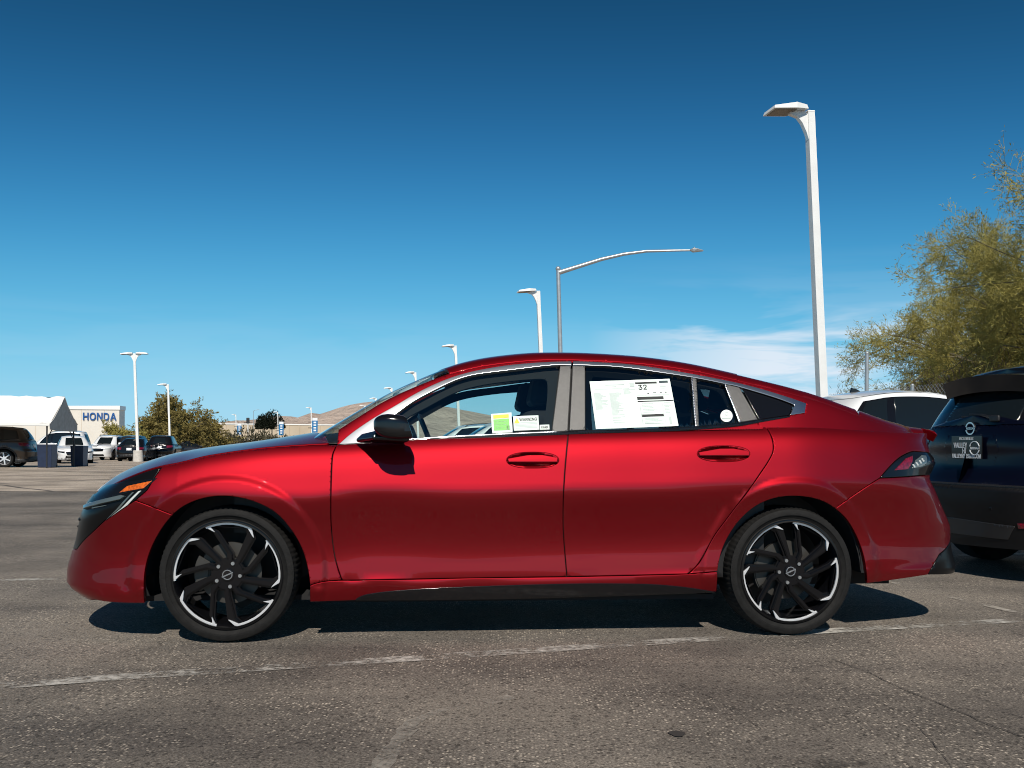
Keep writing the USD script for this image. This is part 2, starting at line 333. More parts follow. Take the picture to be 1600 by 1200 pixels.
def halves(name, v, mtl, parent=None, **kw):
    """a near-side sheet and its mirror image: one mesh if they meet on the centre plane, otherwise two parts"""
    if v[0][:, 1].max() > CW - .012: return objn(name, *seamed(v), mtl, parent, **kw)
    objn(name, *v, mtl, parent, **kw); return objn(name, *mirrored(v), mtl, parent, **kw)
def seamed(v):
    """a half sheet and its mirror image, sewn together along the centre plane"""
    V, Fc, N = joined(v, mirrored(v)); n = len(v[0]); k = np.arange(2 * n); on = np.abs(v[0][:, 1] - CW) < .004; k[n:][on] = np.nonzero(on)[0]
    V[:n][on, 1] = CW; N[:n][on, 1] = 0; N[:n][on] /= np.maximum(np.linalg.norm(N[:n][on], axis=1, keepdims=True), 1e-9); F2 = k[Fc]; u_, inv_ = np.unique(F2, return_inverse=True); return V[u_], inv_.reshape(F2.shape), N[u_]

# ------------------------------------------------------------------ the red saloon: surfaces
PSI = math.radians(5.19)
ax_u, ax_n = np.array([math.cos(PSI), math.sin(PSI)]), np.array([-math.sin(PSI), math.cos(PSI)])
_h = at(355, 900, FPX / 336.0); RO = _h[:2] - .05 * ax_n
CU, CV = float(-RO @ ax_u), float(-RO @ ax_n)            # the photographer's place in the car's frame
def ray(p):
    p = np.atleast_2d(np.asarray(p, float)); x, y = unroll(p[:, 0], p[:, 1]); d = np.c_[x / FPX, np.ones(len(p))]
    return np.c_[d @ ax_u, d @ ax_n, -y / FPX]
def to_px(w):
    """points in the car's frame to the photograph's pixels"""
    e = w - [CU, CV, CH]; X = e[:, 0] * ax_u[0] + e[:, 1] * ax_n[0]; Y = e[:, 0] * ax_u[1] + e[:, 1] * ax_n[1]
    x, y = X / Y * FPX, -e[:, 2] / Y * FPX; c, s = math.cos(ROLL), math.sin(ROLL)
    return np.c_[800 + x * c - y * s, HZ + x * s + y * c]
def on_plane(p, v):
    d = ray(p); t = (v - CV) / d[:, 1]; return np.c_[CU + t * d[:, 0], CH + t * d[:, 2]]

outline = [(3.70, .905), (3.685, .70), (3.66, .50), (3.61, .335), (3.52, .215), (3.38, .130), (3.2, .072), (3.0, .035), (2.7, .006), (2.3, .008), (1.9, .018), (1.35, .024), (.8, .018), (.4, .007), (.1, .004), (-.2, .012), (-.42, .035),
           (-.58, .082), (-.71, .165), (-.79, .270), (-.845, .42), (-.88, .65), (-.89, .905)]
nose = [(.12, .30), (.151, .17), (.175, .085), (.21, .005), (.25, -.030), (.30, -.028), (.37, -.006), (.44, .024), (.52, .050), (.60, .074), (.635, .09), (.67, .11), (.70, .135), (.75, .185), (.85, .336)]
tail = [(.14, .10), (.20, .155), (.29, .172), (.36, .155), (.42, .145), (.50, .138), (.55, .112), (.60, .076), (.70, .004), (.77, -.036), (.80, -.018), (.86, .022), (.91, -.007), (.95, -.018), (1.0, .017), (1.06, .072)]
ztop_k = [(-.92, .676), (-.80, .685), (-.70, .708), (-.57, .757), (-.40, .805), (-.235, .838), (-.1, .872), (.22, .915), (.5, .930), (.84, .955), (1.12, .970), (1.52, .988), (1.7, .996), (2.155, 1.008), (2.46, 1.016), (2.8, 1.02), (3.1, 1.01), (3.43, 1.0), (3.6, 1.0), (3.71, 1.0)]
lower_k = [(.10, .16), (.14, .115), (.165, .085), (.195, .066), (.24, .052), (.285, .043), (.300, .046), (.32, .0455), (.35, .0485), (.39, .0525), (.43, .0535), (.50, .0465), (.58, .030), (.65, .011), (.695, .002), (.72, 0), (.76, 0), (.80, 0)]
wave_k = PchipInterpolator([-.9, .0, .35, .7, 1.1, 1.6, 2.0, 2.4, 2.8, 3.3, 3.8], [0, -.02, -.035, .0, -.012, .002, .012, .030, .045, .03, .0])
SH = Shell(outline, nose, tail, ztop_k, lower_k, lean=.235, roll=(.046, .042), soft=.011, wave=wave_k, flare=.0115, flare_r=(.430, .468))
class Cabin:
    """The part above the belt: a leaning side (graph over u and z) that rolls over at an edge line into the roof (graph over u and v)."""
    def __init__(s, shell, edge, centre, rho=.045, seat=.105, lean=.50, pinch=lambda u: 0 * u):
        s.sh, s.rho, s.seat, s.lean, s.pinch = shell, rho, seat, lean, pinch
        s.edge, s.centre = Akima1DInterpolator(*np.array(edge, float).T), Akima1DInterpolator(*np.array(centre, float).T)
        s.e0, s.c0 = np.array(edge, float), np.array(centre, float)
    def ze(s, u): return s.edge(np.clip(u, *s.e0[[0, -1], 0]))
    def zc(s, u): return s.centre(np.clip(u, *s.c0[[0, -1], 0]))
    def side(s, x):
        u, z = np.asarray(x, float).T
        zb, ze = s.sh.zt(u), s.ze(u)
        d = np.interp(u, s.sh.p[::-1, 0][np.argsort(s.sh.p[::-1, 0])], s.sh.p[::-1, 1][np.argsort(s.sh.p[::-1, 0])]) if False else s.d0(u)
        h = z - zb
        v = d + s.seat + s.lean * (h + .12 * h * h) + s.pinch(u) + .5 * s.rho * .7 * np.exp(np.minimum(z - ze, .05) / (s.rho * .7))
        return np.c_[u, v, z]
    def d0(s, u):
        q = s.sh.q_of(np.clip(u, s.sh.umin + .02, s.sh.umax - .02)); return np.minimum(s.sh.fd(q), .3)
    def top(s, x):
        u, v = np.asarray(x, float).T; w = np.where(v > CW, 2 * CW - v, v)
        ze = s.ze(u); ve = s.side(np.c_[u, ze])[:, 1]; t = np.clip((w - ve) / (CW - ve), -.2, 1)
        k = s.rho * (1 - np.exp(-np.maximum(w - ve, -.03) / s.rho))
        z = ze + k + np.maximum(s.zc(u) - ze - s.rho, .0) * (1 - np.abs(1 - t) ** 2.1)
        return np.c_[u, v, z]
edge_k = [(.30, .868), (.483, .993), (.66, 1.112), (.885, 1.228), (1.097, 1.308), (1.30, 1.348), (1.52, 1.369), (1.78, 1.368), (2.07, 1.349), (2.375, 1.300), (2.60, 1.249), (2.91, 1.174), (3.14, 1.103), (3.337, 1.048), (3.5, 1.019), (3.65, 1.005), (3.79, .995)]
cent_k = [(-.05, .75), (.10, .83), (.30, .962), (.5, 1.078), (.75, 1.214), (1.0, 1.335), (1.25, 1.407), (1.52, 1.435), (1.78, 1.435), (2.07, 1.417), (2.375, 1.370), (2.6, 1.321), (2.91, 1.249), (3.14, 1.176), (3.337, 1.113), (3.533, 1.073), (3.69, 1.049), (3.79, 1.036)]
CB = Cabin(SH, edge_k, cent_k, rho=.035, pinch=lambda u: .11 * np.clip((u - 2.1) / 1.5, 0, None) ** 2 + .05 * np.clip((1.0 - u) / .6, 0, None) ** 2)
hood_c = Akima1DInterpolator(*np.array([(-.93, .600), (-.80, .674), (-.765, .712), (-.713, .757), (-.54, .841), (-.37, .890), (-.197, .918), (0.0, .943), (.15, .967), (.33, .997), (.47, 1.019), (.7, 1.047)]).T)
_tq = np.linspace(SH.q_of(1.0), SH.Q, 500); _tp = SH.S(np.c_[_tq, SH.zt(SH.fu(_tq))])       # the rim of the lower body's front half
def rim_v(u): o = np.argsort(_tp[:, 0]); return np.interp(u, _tp[o, 0], np.minimum.accumulate(_tp[o, 1]))
def rim_z(u): o = np.argsort(_tp[:, 0]); return np.interp(u, _tp[o, 0], _tp[o, 2])
def hood(x):
    u, v = np.asarray(x, float).T; w = np.where(v > CW, 2 * CW - v, v)
    ve, ze = rim_v(u), rim_z(u); zc = np.maximum(hood_c(np.clip(u, -.93, .7)), ze)
    t = np.clip((w - ve) / np.maximum(CW - ve, .02), -.1, 1)
    return np.c_[u, v, ze + (zc - ze) * (1 - np.abs(1 - t) ** 2.3)]

# photograph pixels to surface parameters
def inverse(fn, x0, x1, y0, y1, n=260):
    gx, gy = np.meshgrid(np.linspace(x0, x1, n), np.linspace(y0, y1, n // 2)); g = np.c_[gx.ravel(), gy.ravel()]
    w = fn(g); px = to_px(w); nn = grid_normals(fn, g)
    if nn[:, 1].mean() > 0: nn = -nn
    e = w - [CU, CV, CH]; ok = ((nn * e).sum(1) < 0) & np.isfinite(px).all(1); g, px = g[ok], px[ok]
    from scipy.spatial import cKDTree
    tree = cKDTree(px)
    def inv(p):
        p = np.atleast_2d(np.asarray(p, float)); x = g[tree.query(p)[1]].copy(); best = x.copy(); be = np.full(len(p), 1e9)
        for _ in range(8):
            f = to_px(fn(x)) - p; er = np.hypot(*f.T); b = er < be; best[b] = x[b]; be[b] = er[b]
            e = 1e-4; jx = (to_px(fn(x + [e, 0])) - to_px(fn(x - [e, 0]))) / (2 * e); jy = (to_px(fn(x + [0, e])) - to_px(fn(x - [0, e]))) / (2 * e)
            det = jx[:, 0] * jy[:, 1] - jx[:, 1] * jy[:, 0]; det = np.where(abs(det) < 1e3, 1e3 * np.sign(det + 1e-9), det)
            st = np.c_[(f[:, 0] * jy[:, 1] - f[:, 1] * jy[:, 0]) / det, (jx[:, 0] * f[:, 1] - jx[:, 1] * f[:, 0]) / det]
            x = x - np.clip(st, -.04, .04)
        return best
    return inv
inv_s = inverse(SH.S, 0.15, SH.Q - .1, .12, 1.03)
inv_g = inverse(CB.side, .3, 3.6, .90, 1.42)

# ------------------------------------------------------------------ ground and far land
def gz(Y): return -0.0055 * np.clip(np.asarray(Y, float) - 12, 0, 120)
def gpt(px, py):
    """the point of the ground seen at a pixel"""
    x, y = unroll(px, py); Y = FPX * CH / y
    for _ in range(30): Y = FPX * (CH - float(gz(Y))) / y
    return np.array([x / FPX * Y, Y, float(gz(Y))])
def ground_mat(name, dark, light, speck, bumps=0.6, crack=None, scale=1.0):
    n = {"g": ("geometry", {}),
         "big": ("noise_texture", {"scale": 0.55 * scale, "detail": 6.0, "roughness": 0.62}), "bigr": ("rgb_ramp", {"ramp": [(0.28, tuple(c * .72 for c in dark)), (0.42, dark), (0.58, light), (0.72, tuple(c * 1.12 for c in light))]}), "sm": ("mapping", {"rotation": (0, 0, -0.26), "scale": (0.25, 2.6, 1.0)}), "sn": ("noise_texture", {"scale": 1.0, "detail": 6.0, "roughness": 0.6}), "sr": ("rgb_ramp", {"ramp": [(0.32, (0.72, 0.72, 0.74)), (0.5, (1, 1, 1)), (0.70, (1.16, 1.15, 1.13))]}), "smul": ("mix_color", {"blend_type": "multiply", "fac": 0.8, "use_clamp": False}),
         "fine": ("noise_texture", {"scale": 110.0, "detail": 3.0, "roughness": 0.7}), "finer": ("rgb_ramp", {"ramp": [(0.30, (0.35, 0.35, 0.35)), (0.50, (0.95, 0.95, 0.95)), (0.70, (1.75, 1.75, 1.75))]}),
         "v": ("voronoi_texture", {"scale": 85.0, "randomness": 1.0}), "vs": ("separate_color", {}), "vt": ("rgb_ramp", {"ramp": [(0.64, (0, 0, 0)), (0.92, (1, 1, 1))]}),
         "vd": ("rgb_ramp", {"ramp": [(0.30, (1, 1, 1)), (0.46, (0, 0, 0))]}), "vm": ("math", {"math_type": "multiply"}), "pn": ("noise_texture", {"scale": 1.7, "detail": 5.0}), "pr": ("rgb_ramp", {"ramp": [(0.36, (0.12, 0.12, 0.12)), (0.66, (1, 1, 1))]}), "vm2": ("math", {"math_type": "multiply"}),
         "vdk": ("rgb_ramp", {"ramp": [(0.05, (0.35, 0.35, 0.35)), (0.22, (1, 1, 1))]}),
         "mul": ("mix_color", {"blend_type": "multiply", "fac": 1.0, "use_clamp": False}), "mul2": ("mix_color", {"blend_type": "multiply", "fac": 0.8, "use_clamp": False}), "mx": ("mix_color", {"b": speck}),
         "bf": ("noise_texture", {"scale": 120.0, "detail": 4.0, "roughness": 0.7}), "b": ("bump", {"strength": bumps, "distance": 0.008}),
         "p": ("principled_bsdf", {"roughness": 0.82, "specular_ior_level": 0.35})}
    l = [("g.position", x + ".vector") for x in ("big", "fine", "v", "pn", "bf")]
    l += [("big.fac", "bigr.fac"), ("fine.fac", "finer.fac"), ("g.position", "sm.vector"), ("sm.vector", "sn.vector"), ("sn.fac", "sr.fac"), ("bigr.color", "smul.a"), ("sr.color", "smul.b"), ("smul.result", "mul.a"), ("finer.color", "mul.b"), ("v.color", "vs.color"), ("vs.r", "vt.fac"), ("vs.g", "vdk.fac"), ("v.distance", "vd.fac"), ("vt.color", "vm.value1"), ("vd.color", "vm.value2"),
          ("pn.fac", "pr.fac"), ("vm.value", "vm2.value1"), ("pr.color", "vm2.value2"), ("mul.result", "mul2.a"), ("vdk.color", "mul2.b"), ("mul2.result", "mx.a"), ("vm2.value", "mx.fac"), ("bf.fac", "b.height"), ("b.normal", "p.normal")]
    out = "mx.result"
    if crack:
        n |= {"cm": ("mapping", {"scale": (crack, crack * 1.0, 1)}), "cw": ("noise_texture", {"scale": 1.3, "detail": 3.0}), "ca": ("mix_vector", {"fac": 0.12}), "cv": ("voronoi_texture", {"feature": "distance_to_edge", "scale": 1.0}),
              "cr": ("rgb_ramp", {"ramp": [(0.0, (1, 1, 1)), (0.006, (0.8, 0.8, 0.8)), (0.011, (0, 0, 0))]}), "cx": ("mix_color", {"b": (0.05, 0.045, 0.04)})}
        l += [("g.position", "cm.vector"), ("cm.vector", "cw.vector"), ("cm.vector", "ca.a"), ("cw.color", "ca.b"), ("ca.result", "cv.vector"), ("cv.distance", "cr.fac"), ("mx.result", "cx.a"), ("cr.color", "cx.fac")]
        out = "cx.result"
    l.append((out, "p.base_color"))
    return usdkit.material(stage, L + name, n, l, surface="p.BSDF")
def cutout(name, color, scale, lo, hi, stretch=(1, 1, 1), rough=.8):
    """worn paint: flakes left on the ground, nothing between them"""
    return usdkit.material(stage, L + name, {"g": ("geometry", {}), "m": ("mapping", {"scale": stretch}), "n": ("noise_texture", {"scale": scale, "detail": 7.0, "roughness": 0.72}), "n2": ("noise_texture", {"scale": scale * .12, "detail": 2.0}), "ad": ("math", {"math_type": "add"}), "hf": ("math", {"math_type": "multiply", "value2": 0.5}),
        "r": ("rgb_ramp", {"ramp": [(lo, (0, 0, 0)), (hi, (1, 1, 1))]}), "t": ("transparent_bsdf", {}), "d": ("principled_bsdf", {"base_color": color, "roughness": rough}), "x": ("mix_closure", {})},
        [("g.position", "m.vector"), ("m.vector", "n.vector"), ("m.vector", "n2.vector"), ("n.fac", "ad.value1"), ("n2.fac", "ad.value2"), ("ad.value", "hf.value1"), ("hf.value", "r.fac"), ("r.color", "x.fac"), ("t.BSDF", "x.closure1"), ("d.BSDF", "x.closure2")], surface="x.closure")
M |= dict(
    asphalt=ground_mat("asphalt_surface", (0.118, 0.103, 0.088), (0.200, 0.174, 0.146), (0.66, 0.57, 0.46)),
    weathered=ground_mat("weathered_surface", (0.30, 0.25, 0.20), (0.46, 0.385, 0.31), (0.50, 0.45, 0.37), crack=0.16),
    line_paint=cutout("worn_line_paint", (0.48, 0.455, 0.41), 26.0, .47, .60),
    line_faint=cutout("faint_line_paint", (0.40, 0.36, 0.31), 30.0, .50, .62),
    scuff=cutout("pale_scuff", (0.36, 0.325, 0.28), 22.0, .42, .64),
    crack=mat("dark_crack", (0.032, 0.028, 0.025), .95),
    yellow_line=cutout("yellow_line_paint", (0.62, 0.43, 0.14), 20.0, .30, .44),
    stain=cutout("oil_stain", (0.055, 0.049, 0.043), 14.0, .46, .66, rough=.7),
)
xs = np.r_[-2500, -900, -300, -120, -60, -30, -15, -8, 0, 8, 15, 30, 60, 120, 300, 900, 2500.]; ys = np.r_[-300, -60, -20, 0, 6, 12, 20, 40, 60, 90, 132, 300, 1000, 3000, 9000.]
def sheet_mesh(xs, ys, lift=0.0, fx=None):
    X, Y = np.meshgrid(xs, ys); v = np.c_[X.ravel(), Y.ravel(), gz(Y.ravel()) + lift]; w = len(xs)
    i, j = np.meshgrid(np.arange(w - 1), np.arange(len(ys) - 1)); k = (j * w + i).ravel()
    return trimesh.Trimesh(v, np.vstack([np.c_[k, k + 1, k + w + 1], np.c_[k, k + w + 1, k + w]]), process=False)
obj("asphalt_lot", sheet_mesh(xs, ys), M["asphalt"], kind="structure")
wx = np.linspace(-70, 60, 200); wy = np.r_[18.1, 20, 26, 34, 45, 60, 80, 100, 131.9]
wm = sheet_mesh(wx, wy, .004); e = np.isclose(wm.vertices[:, 1], 18.1); wm.vertices[e, 1] += .5 * (meshkit.fbm(np.c_[wm.vertices[e, 0] * .6, np.zeros((e.sum(), 2))], 4) - .5)
obj("weathered_lot", wm, M["weathered"], kind="structure")
def ribbon(pts, w, lift=.004, jit=0.0, seed=0):
    rng = np.random.default_rng(seed); pts = np.asarray(pts, float)[:, :2]; t = np.r_[0, np.cumsum(np.hypot(*np.diff(pts, axis=0).T))]; n = max(2, int(t[-1] / .05)); tt = np.linspace(0, t[-1], n + 1)
    p = np.c_[np.interp(tt, t, pts[:, 0]), np.interp(tt, t, pts[:, 1])]; p = p + np.cumsum(rng.normal(0, jit, p.shape), 0) if jit else p
    if jit: p -= np.linspace(0, 1, n + 1)[:, None] * (p[-1] - pts[-1])
    d = np.gradient(p, axis=0); d /= np.linalg.norm(d, axis=1, keepdims=True); o = np.c_[-d[:, 1], d[:, 0]]; ww = w * (rng.uniform(.5, 1.3, n + 1) if jit else np.ones(n + 1))
    v = np.vstack([p + o * ww[:, None] / 2, p - o * ww[:, None] / 2]); v = np.c_[v, gz(v[:, 1]) + lift]; i = np.arange(n)
    f = np.vstack([np.c_[i, i + n + 1, i + n + 2], np.c_[i, i + n + 2, i + 1]]); return trimesh.Trimesh(v, f, process=False)
gl = lambda *p: [gpt(*q) for q in p]
obj("parking_line", ribbon(gl((-30, 1075), (200, 1058), (640, 1030), (1000, 1006), (1320, 985), (1640, 967)), .105), M["line_paint"], kind="structure")
a0, a1 = gpt(-60, 909), gpt(1600, 866); obj("parking_line", ribbon([a0, a0 + (a1 - a0) * 1.3], .10), M["line_paint"], kind="structure")
obj("parking_line", ribbon(gl((1385, 908), (1480, 932), (1610, 963)), .06), M["line_faint"], kind="structure")
obj("yellow_line", ribbon(gl((1563, 836), (1680, 836)), .20), M["yellow_line"], kind="structure")
obj("pavement_crack", ribbon(gl((1296, 1030), (1360, 1052), (1415, 1080), (1470, 1103), (1540, 1132), (1610, 1156)), .0045, .004, .0035, 3), M["crack"], kind="structure")
obj("pavement_crack", ribbon(gl((1425, 1125), (1455, 1160), (1490, 1205)), .0022, .004, .003, 5), M["crack"], kind="structure")
obj("pavement_crack", ribbon(gl((1060, 1070), (1120, 1095), (1190, 1140)), .0018, .004, .003, 6), M["crack"], kind="structure")
obj("pale_scuff_mark", ribbon(gl((590, 1210), (612, 1165), (640, 1130), (690, 1112), (760, 1098), (800, 1090)), .060, .004, .004, 7), M["scuff"], kind="structure")
th = np.linspace(0, 2 * np.pi, 24)[:-1]; c = gpt(1058, 1148)
obj("dark_spot", trimesh.Trimesh(np.vstack([np.c_[c[0] + .026 * np.cos(th) * (1 + .2 * np.sin(3 * th)), c[1] + .03 * np.sin(th), th * 0 + .004], [[c[0], c[1], .004]]]), np.c_[np.arange(23), (np.arange(23) + 1) % 23, np.full(23, 23)], process=False), M["crack"], kind="structure")

def blot(px, py, w, d, seed, name="oil_stain", mt="stain"):
    c = gpt(px, py); t_ = np.linspace(0, 2 * np.pi, 41)[:-1]; r_ = .75 + .5 * meshkit.fbm(np.c_[np.cos(t_) * 1.3 + seed, np.sin(t_) * 1.3, 0 * t_], 3, seed)
    obj(name, trimesh.Trimesh(np.vstack([np.c_[c[0] + w * r_ * np.cos(t_), c[1] + d * r_ * np.sin(t_), gz(c[1]) + t_ * 0 + .004 + .0004 * seed], [[c[0], c[1], float(gz(c[1])) + .004 + .0004 * seed]]]), np.c_[np.arange(40), (np.arange(40) + 1) % 40, np.full(40, 40)], process=False), M[mt], kind="structure")
blot(480, 1186, .14, .07, 1); blot(1290, 1192, .12, .05, 3)
# hills across the north-west skyline
hx = np.array([60, 180, 250, 300, 340, 370, 400, 412, 440, 455, 465, 487, 500, 515, 530, 545, 570, 600, 640, 700, 760, 820, 880, 960])
hyp = np.array([684, 676, 668, 664, 661, 656.5, 653.5, 655, 648, 649, 651, 643, 645, 640, 635, 631, 627, 624, 628, 634, 646, 660, 672, 690])
Yr = 6200.0
nx, ny = 420, 90; pxs = np.linspace(20, 1000, nx); X = (pxs - 800) / FPX * Yr; H = np.array([CH + (unroll(p, np.interp(p, hx, hyp))[1] * -1) / FPX * Yr for p in pxs])
Yg = np.linspace(4200, 8600, ny); XX, YY = np.meshgrid(X, Yg); t = (YY - 4200) / (Yr - 4200); prof = np.where(t < 1, np.clip(t, 0, 1) ** 1.25, np.clip(1 - (t - 1) * .75, 0, 1))
nz = meshkit.fbm(np.stack([XX / 330, YY / 700, 0 * XX], -1), 5, 3); rg = 1 - np.abs(2 * meshkit.fbm(np.stack([XX / 520 + 9, YY / 900, 0 * XX], -1), 5, 8) - 1)
Z = np.maximum(H, -3)[None] * prof * (1 - np.clip(1 - np.abs(t - 1) * 2.2, 0, 1) * 0) * (1 + (rg - .75) * 1.1 * np.clip(np.abs(t - 1) * 3, 0, 1) + (nz - .5) * .35 * np.clip(np.abs(t - 1) * 4, 0, 1)) - 6
XX = XX * (YY / Yr) ** .25
k = (np.arange(ny - 1)[:, None] * nx + np.arange(nx - 1)[None]).ravel(); hm = trimesh.Trimesh(np.c_[XX.ravel(), YY.ravel(), Z.ravel()], np.vstack([np.c_[k, k + 1, k + nx + 1], np.c_[k, k + nx + 1, k + nx]]), process=False)
M["hill"] = usdkit.material(stage, L + "desert_hill", {"g": ("geometry", {}), "n": ("noise_texture", {"scale": .004, "detail": 8.0, "roughness": .65}), "r": ("rgb_ramp", {"ramp": [(.3, (.36, .285, .24)), (.7, (.54, .44, .37))]}), "bn": ("noise_texture", {"scale": .010, "detail": 9.0, "roughness": .6}), "bb": ("bump", {"strength": 1.0, "distance": 60.0}), "p": ("principled_bsdf", {"roughness": .95, "specular_ior_level": .1})},
    [("g.position", "bn.vector"), ("bn.fac", "bb.height"), ("bb.normal", "p.normal"), ("g.position", "n.vector"), ("n.fac", "r.fac"), ("r.color", "p.base_color")], surface="p.BSDF")
obj("desert_hills", hm, M["hill"], smooth=True, kind="structure")

# ------------------------------------------------------------------ lamp posts
M |= dict(post_white=mat("white_post_paint", (0.74, 0.74, 0.72), .4, noise=(3, .06)), concrete=mat("pale_concrete", (0.52, 0.49, 0.44), .85, noise=(9, .15), bump=(40, .3)), led=mat("lamp_underside", (0.20, 0.15, 0.10), .4), steel=mat("galvanised_steel", (0.42, 0.44, 0.45), .42, .6, noise=(5, .12)),
          sign_blue=mat("sign_blue", (0.02, 0.16, 0.36), .4), sign_white=mat("sign_white", (0.75, 0.78, 0.80), .4), dark_metal=mat("dark_metal", (0.02, 0.02, 0.022), .5))
def box_at(cx, cy, z0, z1, a, b):                      # square post, bottom half-width a and top half-width b
    v = np.array([[cx + s * h, cy + t * h, z] for z, h in ((z0, a), (z1, b)) for s, t in ((-1, -1), (1, -1), (1, 1), (-1, 1))]); return hull(v)
def lamp_post(label, x, y, heads=(1,), group=None, height=6.8, lean=-2.9, rot=.22, base=True):
    t = thing("lamp_post", label, "lamp post", (x, y, float(gz(y))), rot, group, tilt=lean)
    obj("pole", box_at(0, 0, .6 if base else 0, height, .076, .064), M["post_white"], t)
    if base: obj("base", cat_([cyl((0, 0, 0), (0, 0, .66), .30, .27, 20), cyl((0, 0, .66), (0, 0, .69), .27, .24, 20)]), M["concrete"], t, 40)
    for s in heads:
        h = sub("lamp_head", t, (0, 0, height), rotz=0 if s > 0 else math.pi)
        arm = extrude(Polygon([(-.06, -.50), (-.10, -.36), (-.17, -.20), (-.25, -.10), (-.40, -.05), (-.40, .0), (-.12, .0), (-.06, -.05)]), .09); arm.apply_translation((0, 0, -.045)); v = arm.vertices; arm.vertices = np.c_[v[:, 0], v[:, 2], v[:, 1]]; arm.invert()
        obj("arm", arm, M["post_white"], h)
        obj("housing", hull([(-.09, -.13, .02), (-.09, .13, .02), (-.11, -.12, .09), (-.11, .12, .09), (-.36, -.22, -.005), (-.36, .22, -.005), (-.34, -.20, .10), (-.34, .20, .10), (-.78, -.21, -.02), (-.78, .21, -.02), (-.76, -.19, .035), (-.76, .19, .035)]), M["post_white"], h)
        obj("light_panel", hull([(-.33, -.16, -.004), (-.33, .16, -.004), (-.73, -.16, -.018), (-.73, .16, -.018), (-.33, -.16, -.016), (-.33, .16, -.016), (-.73, -.16, -.030), (-.73, .16, -.030)]), M["led"], h)
    obj("top_cap", box_at(0, 0, height, height + .02, .068, .062), M["post_white"], t); obj("hand_hole_cover", bx(-.045, .045, -.090, -.074, .95, 1.15), M["post_white"], t)
    return t
rowd = np.array([-4.22, 18.5]); p0 = np.array([5.50, 16.2])
names = ["tall white lamp post in the foreground, standing behind the red car's tail", "white lamp post rising behind the red car's roof beside the arched street light", "white lamp post behind the red windscreen, tallest of the receding row at left",
         "white lamp post just above the red car's sloping windscreen pillar", "white lamp post left of the windscreen, second from its foot", "small white lamp post against the hills left of the windscreen", "faintest and smallest white lamp post against the hill crest"]
for k in range(7):
    p = p0 + rowd * k; lamp_post(names[k], p[0], p[1], group="white lamp posts of the car lot" if k else None, base=k < 2)
def post_px(px, ptop, Y, **k): q = at(px, ptop, Y); h = q[2] - float(gz(Y)); return q[0], h
x, h = post_px(217, 553, 56); lamp_post("white two-headed lamp post on a round concrete foot among the dark cars", x, 56, (1, -1), height=h, lean=-2.4, rot=.2)
x, h = post_px(267, 601, 74); lamp_post("white single lamp post standing before the broad desert tree", x, 74, height=h, lean=-2.2)
def banner_post(px, ptop, Y, s_top, s_bot, label, blabel):
    x, h = post_px(px, ptop, Y); lamp_post(label, x, Y, height=h, group=None, base=False, lean=-1.5)
    a, b = at(px + 4, s_bot, Y - 1), at(px + 4, s_top, Y - 1); w = .42; t = thing("banner_sign", blabel, "sign", (a[0], Y - 1, a[2]), 0)
    H = b[2] - a[2]; obj("panel", bx(-w, w, -.03, .03, 0, H * .82), M["sign_blue"], t); obj("cap", bx(-w * .9, w * .9, -.03, .03, H * .82, H), M["sign_white"], t)
    for k in range(4): z = H * (.1 + .18 * k); obj("letter_block", bx(-w * .45, w * .45, -.05, -.03, z, z + H * .10), M["sign_white"], t)
    [obj("bracket", bx(-w - .6, -w, -.03, .03, H * a_, H * (a_ + .04)), M["dark_metal"], t) for a_ in (.3, .7)]
banner_post(370, 648, 182, 662, 679, "distant white lamp post left of the traffic signal", "leftmost tall blue banner sign with white lettering blocks")
banner_post(435.5, 644, 165, 659, 680, "distant white lamp post above the bonnet's middle", "tall blue banner sign above the middle of the red bonnet")
banner_post(488, 637, 140, 653, 676, "white lamp post with a blue banner near the windscreen foot", "tallest blue banner sign, nearest the red windscreen")
# traffic signal at the far road
q = at(387.5, 653.5, 210); t = thing("traffic_signal", "dark traffic signal head on a pale post against the hills", "traffic signal", (q[0], 210, float(gz(210))), 0)
hh = q[2] - float(gz(210)); obj("post", cyl((0, 0, 0), (0, 0, hh), .13, .1, 10), M["post_white"], t); obj("signal_head", rbox(-.34, .34, -.3, .2, hh - 1.2, hh + .1, .1), M["dark_metal"], t); obj("cross_arm", bx(-.9, .9, -.08, .08, hh - 1.15, hh - .95), M["dark_metal"], t)
q = at(396, 642, 260); t = thing("street_light", "thin faint grey street light in the distance above the hills", "street light", (q[0], 260, float(gz(260))), 0)
hh = q[2] - float(gz(260)); obj("post", cyl((0, 0, 0), (0, 0, hh), .12, .07, 8), M["steel"], t); obj("arm", tube([(0, 0, hh - .1), (.4, 0, hh + .2), (1.6, 0, hh + .35)], .05, 6), M["steel"], t)
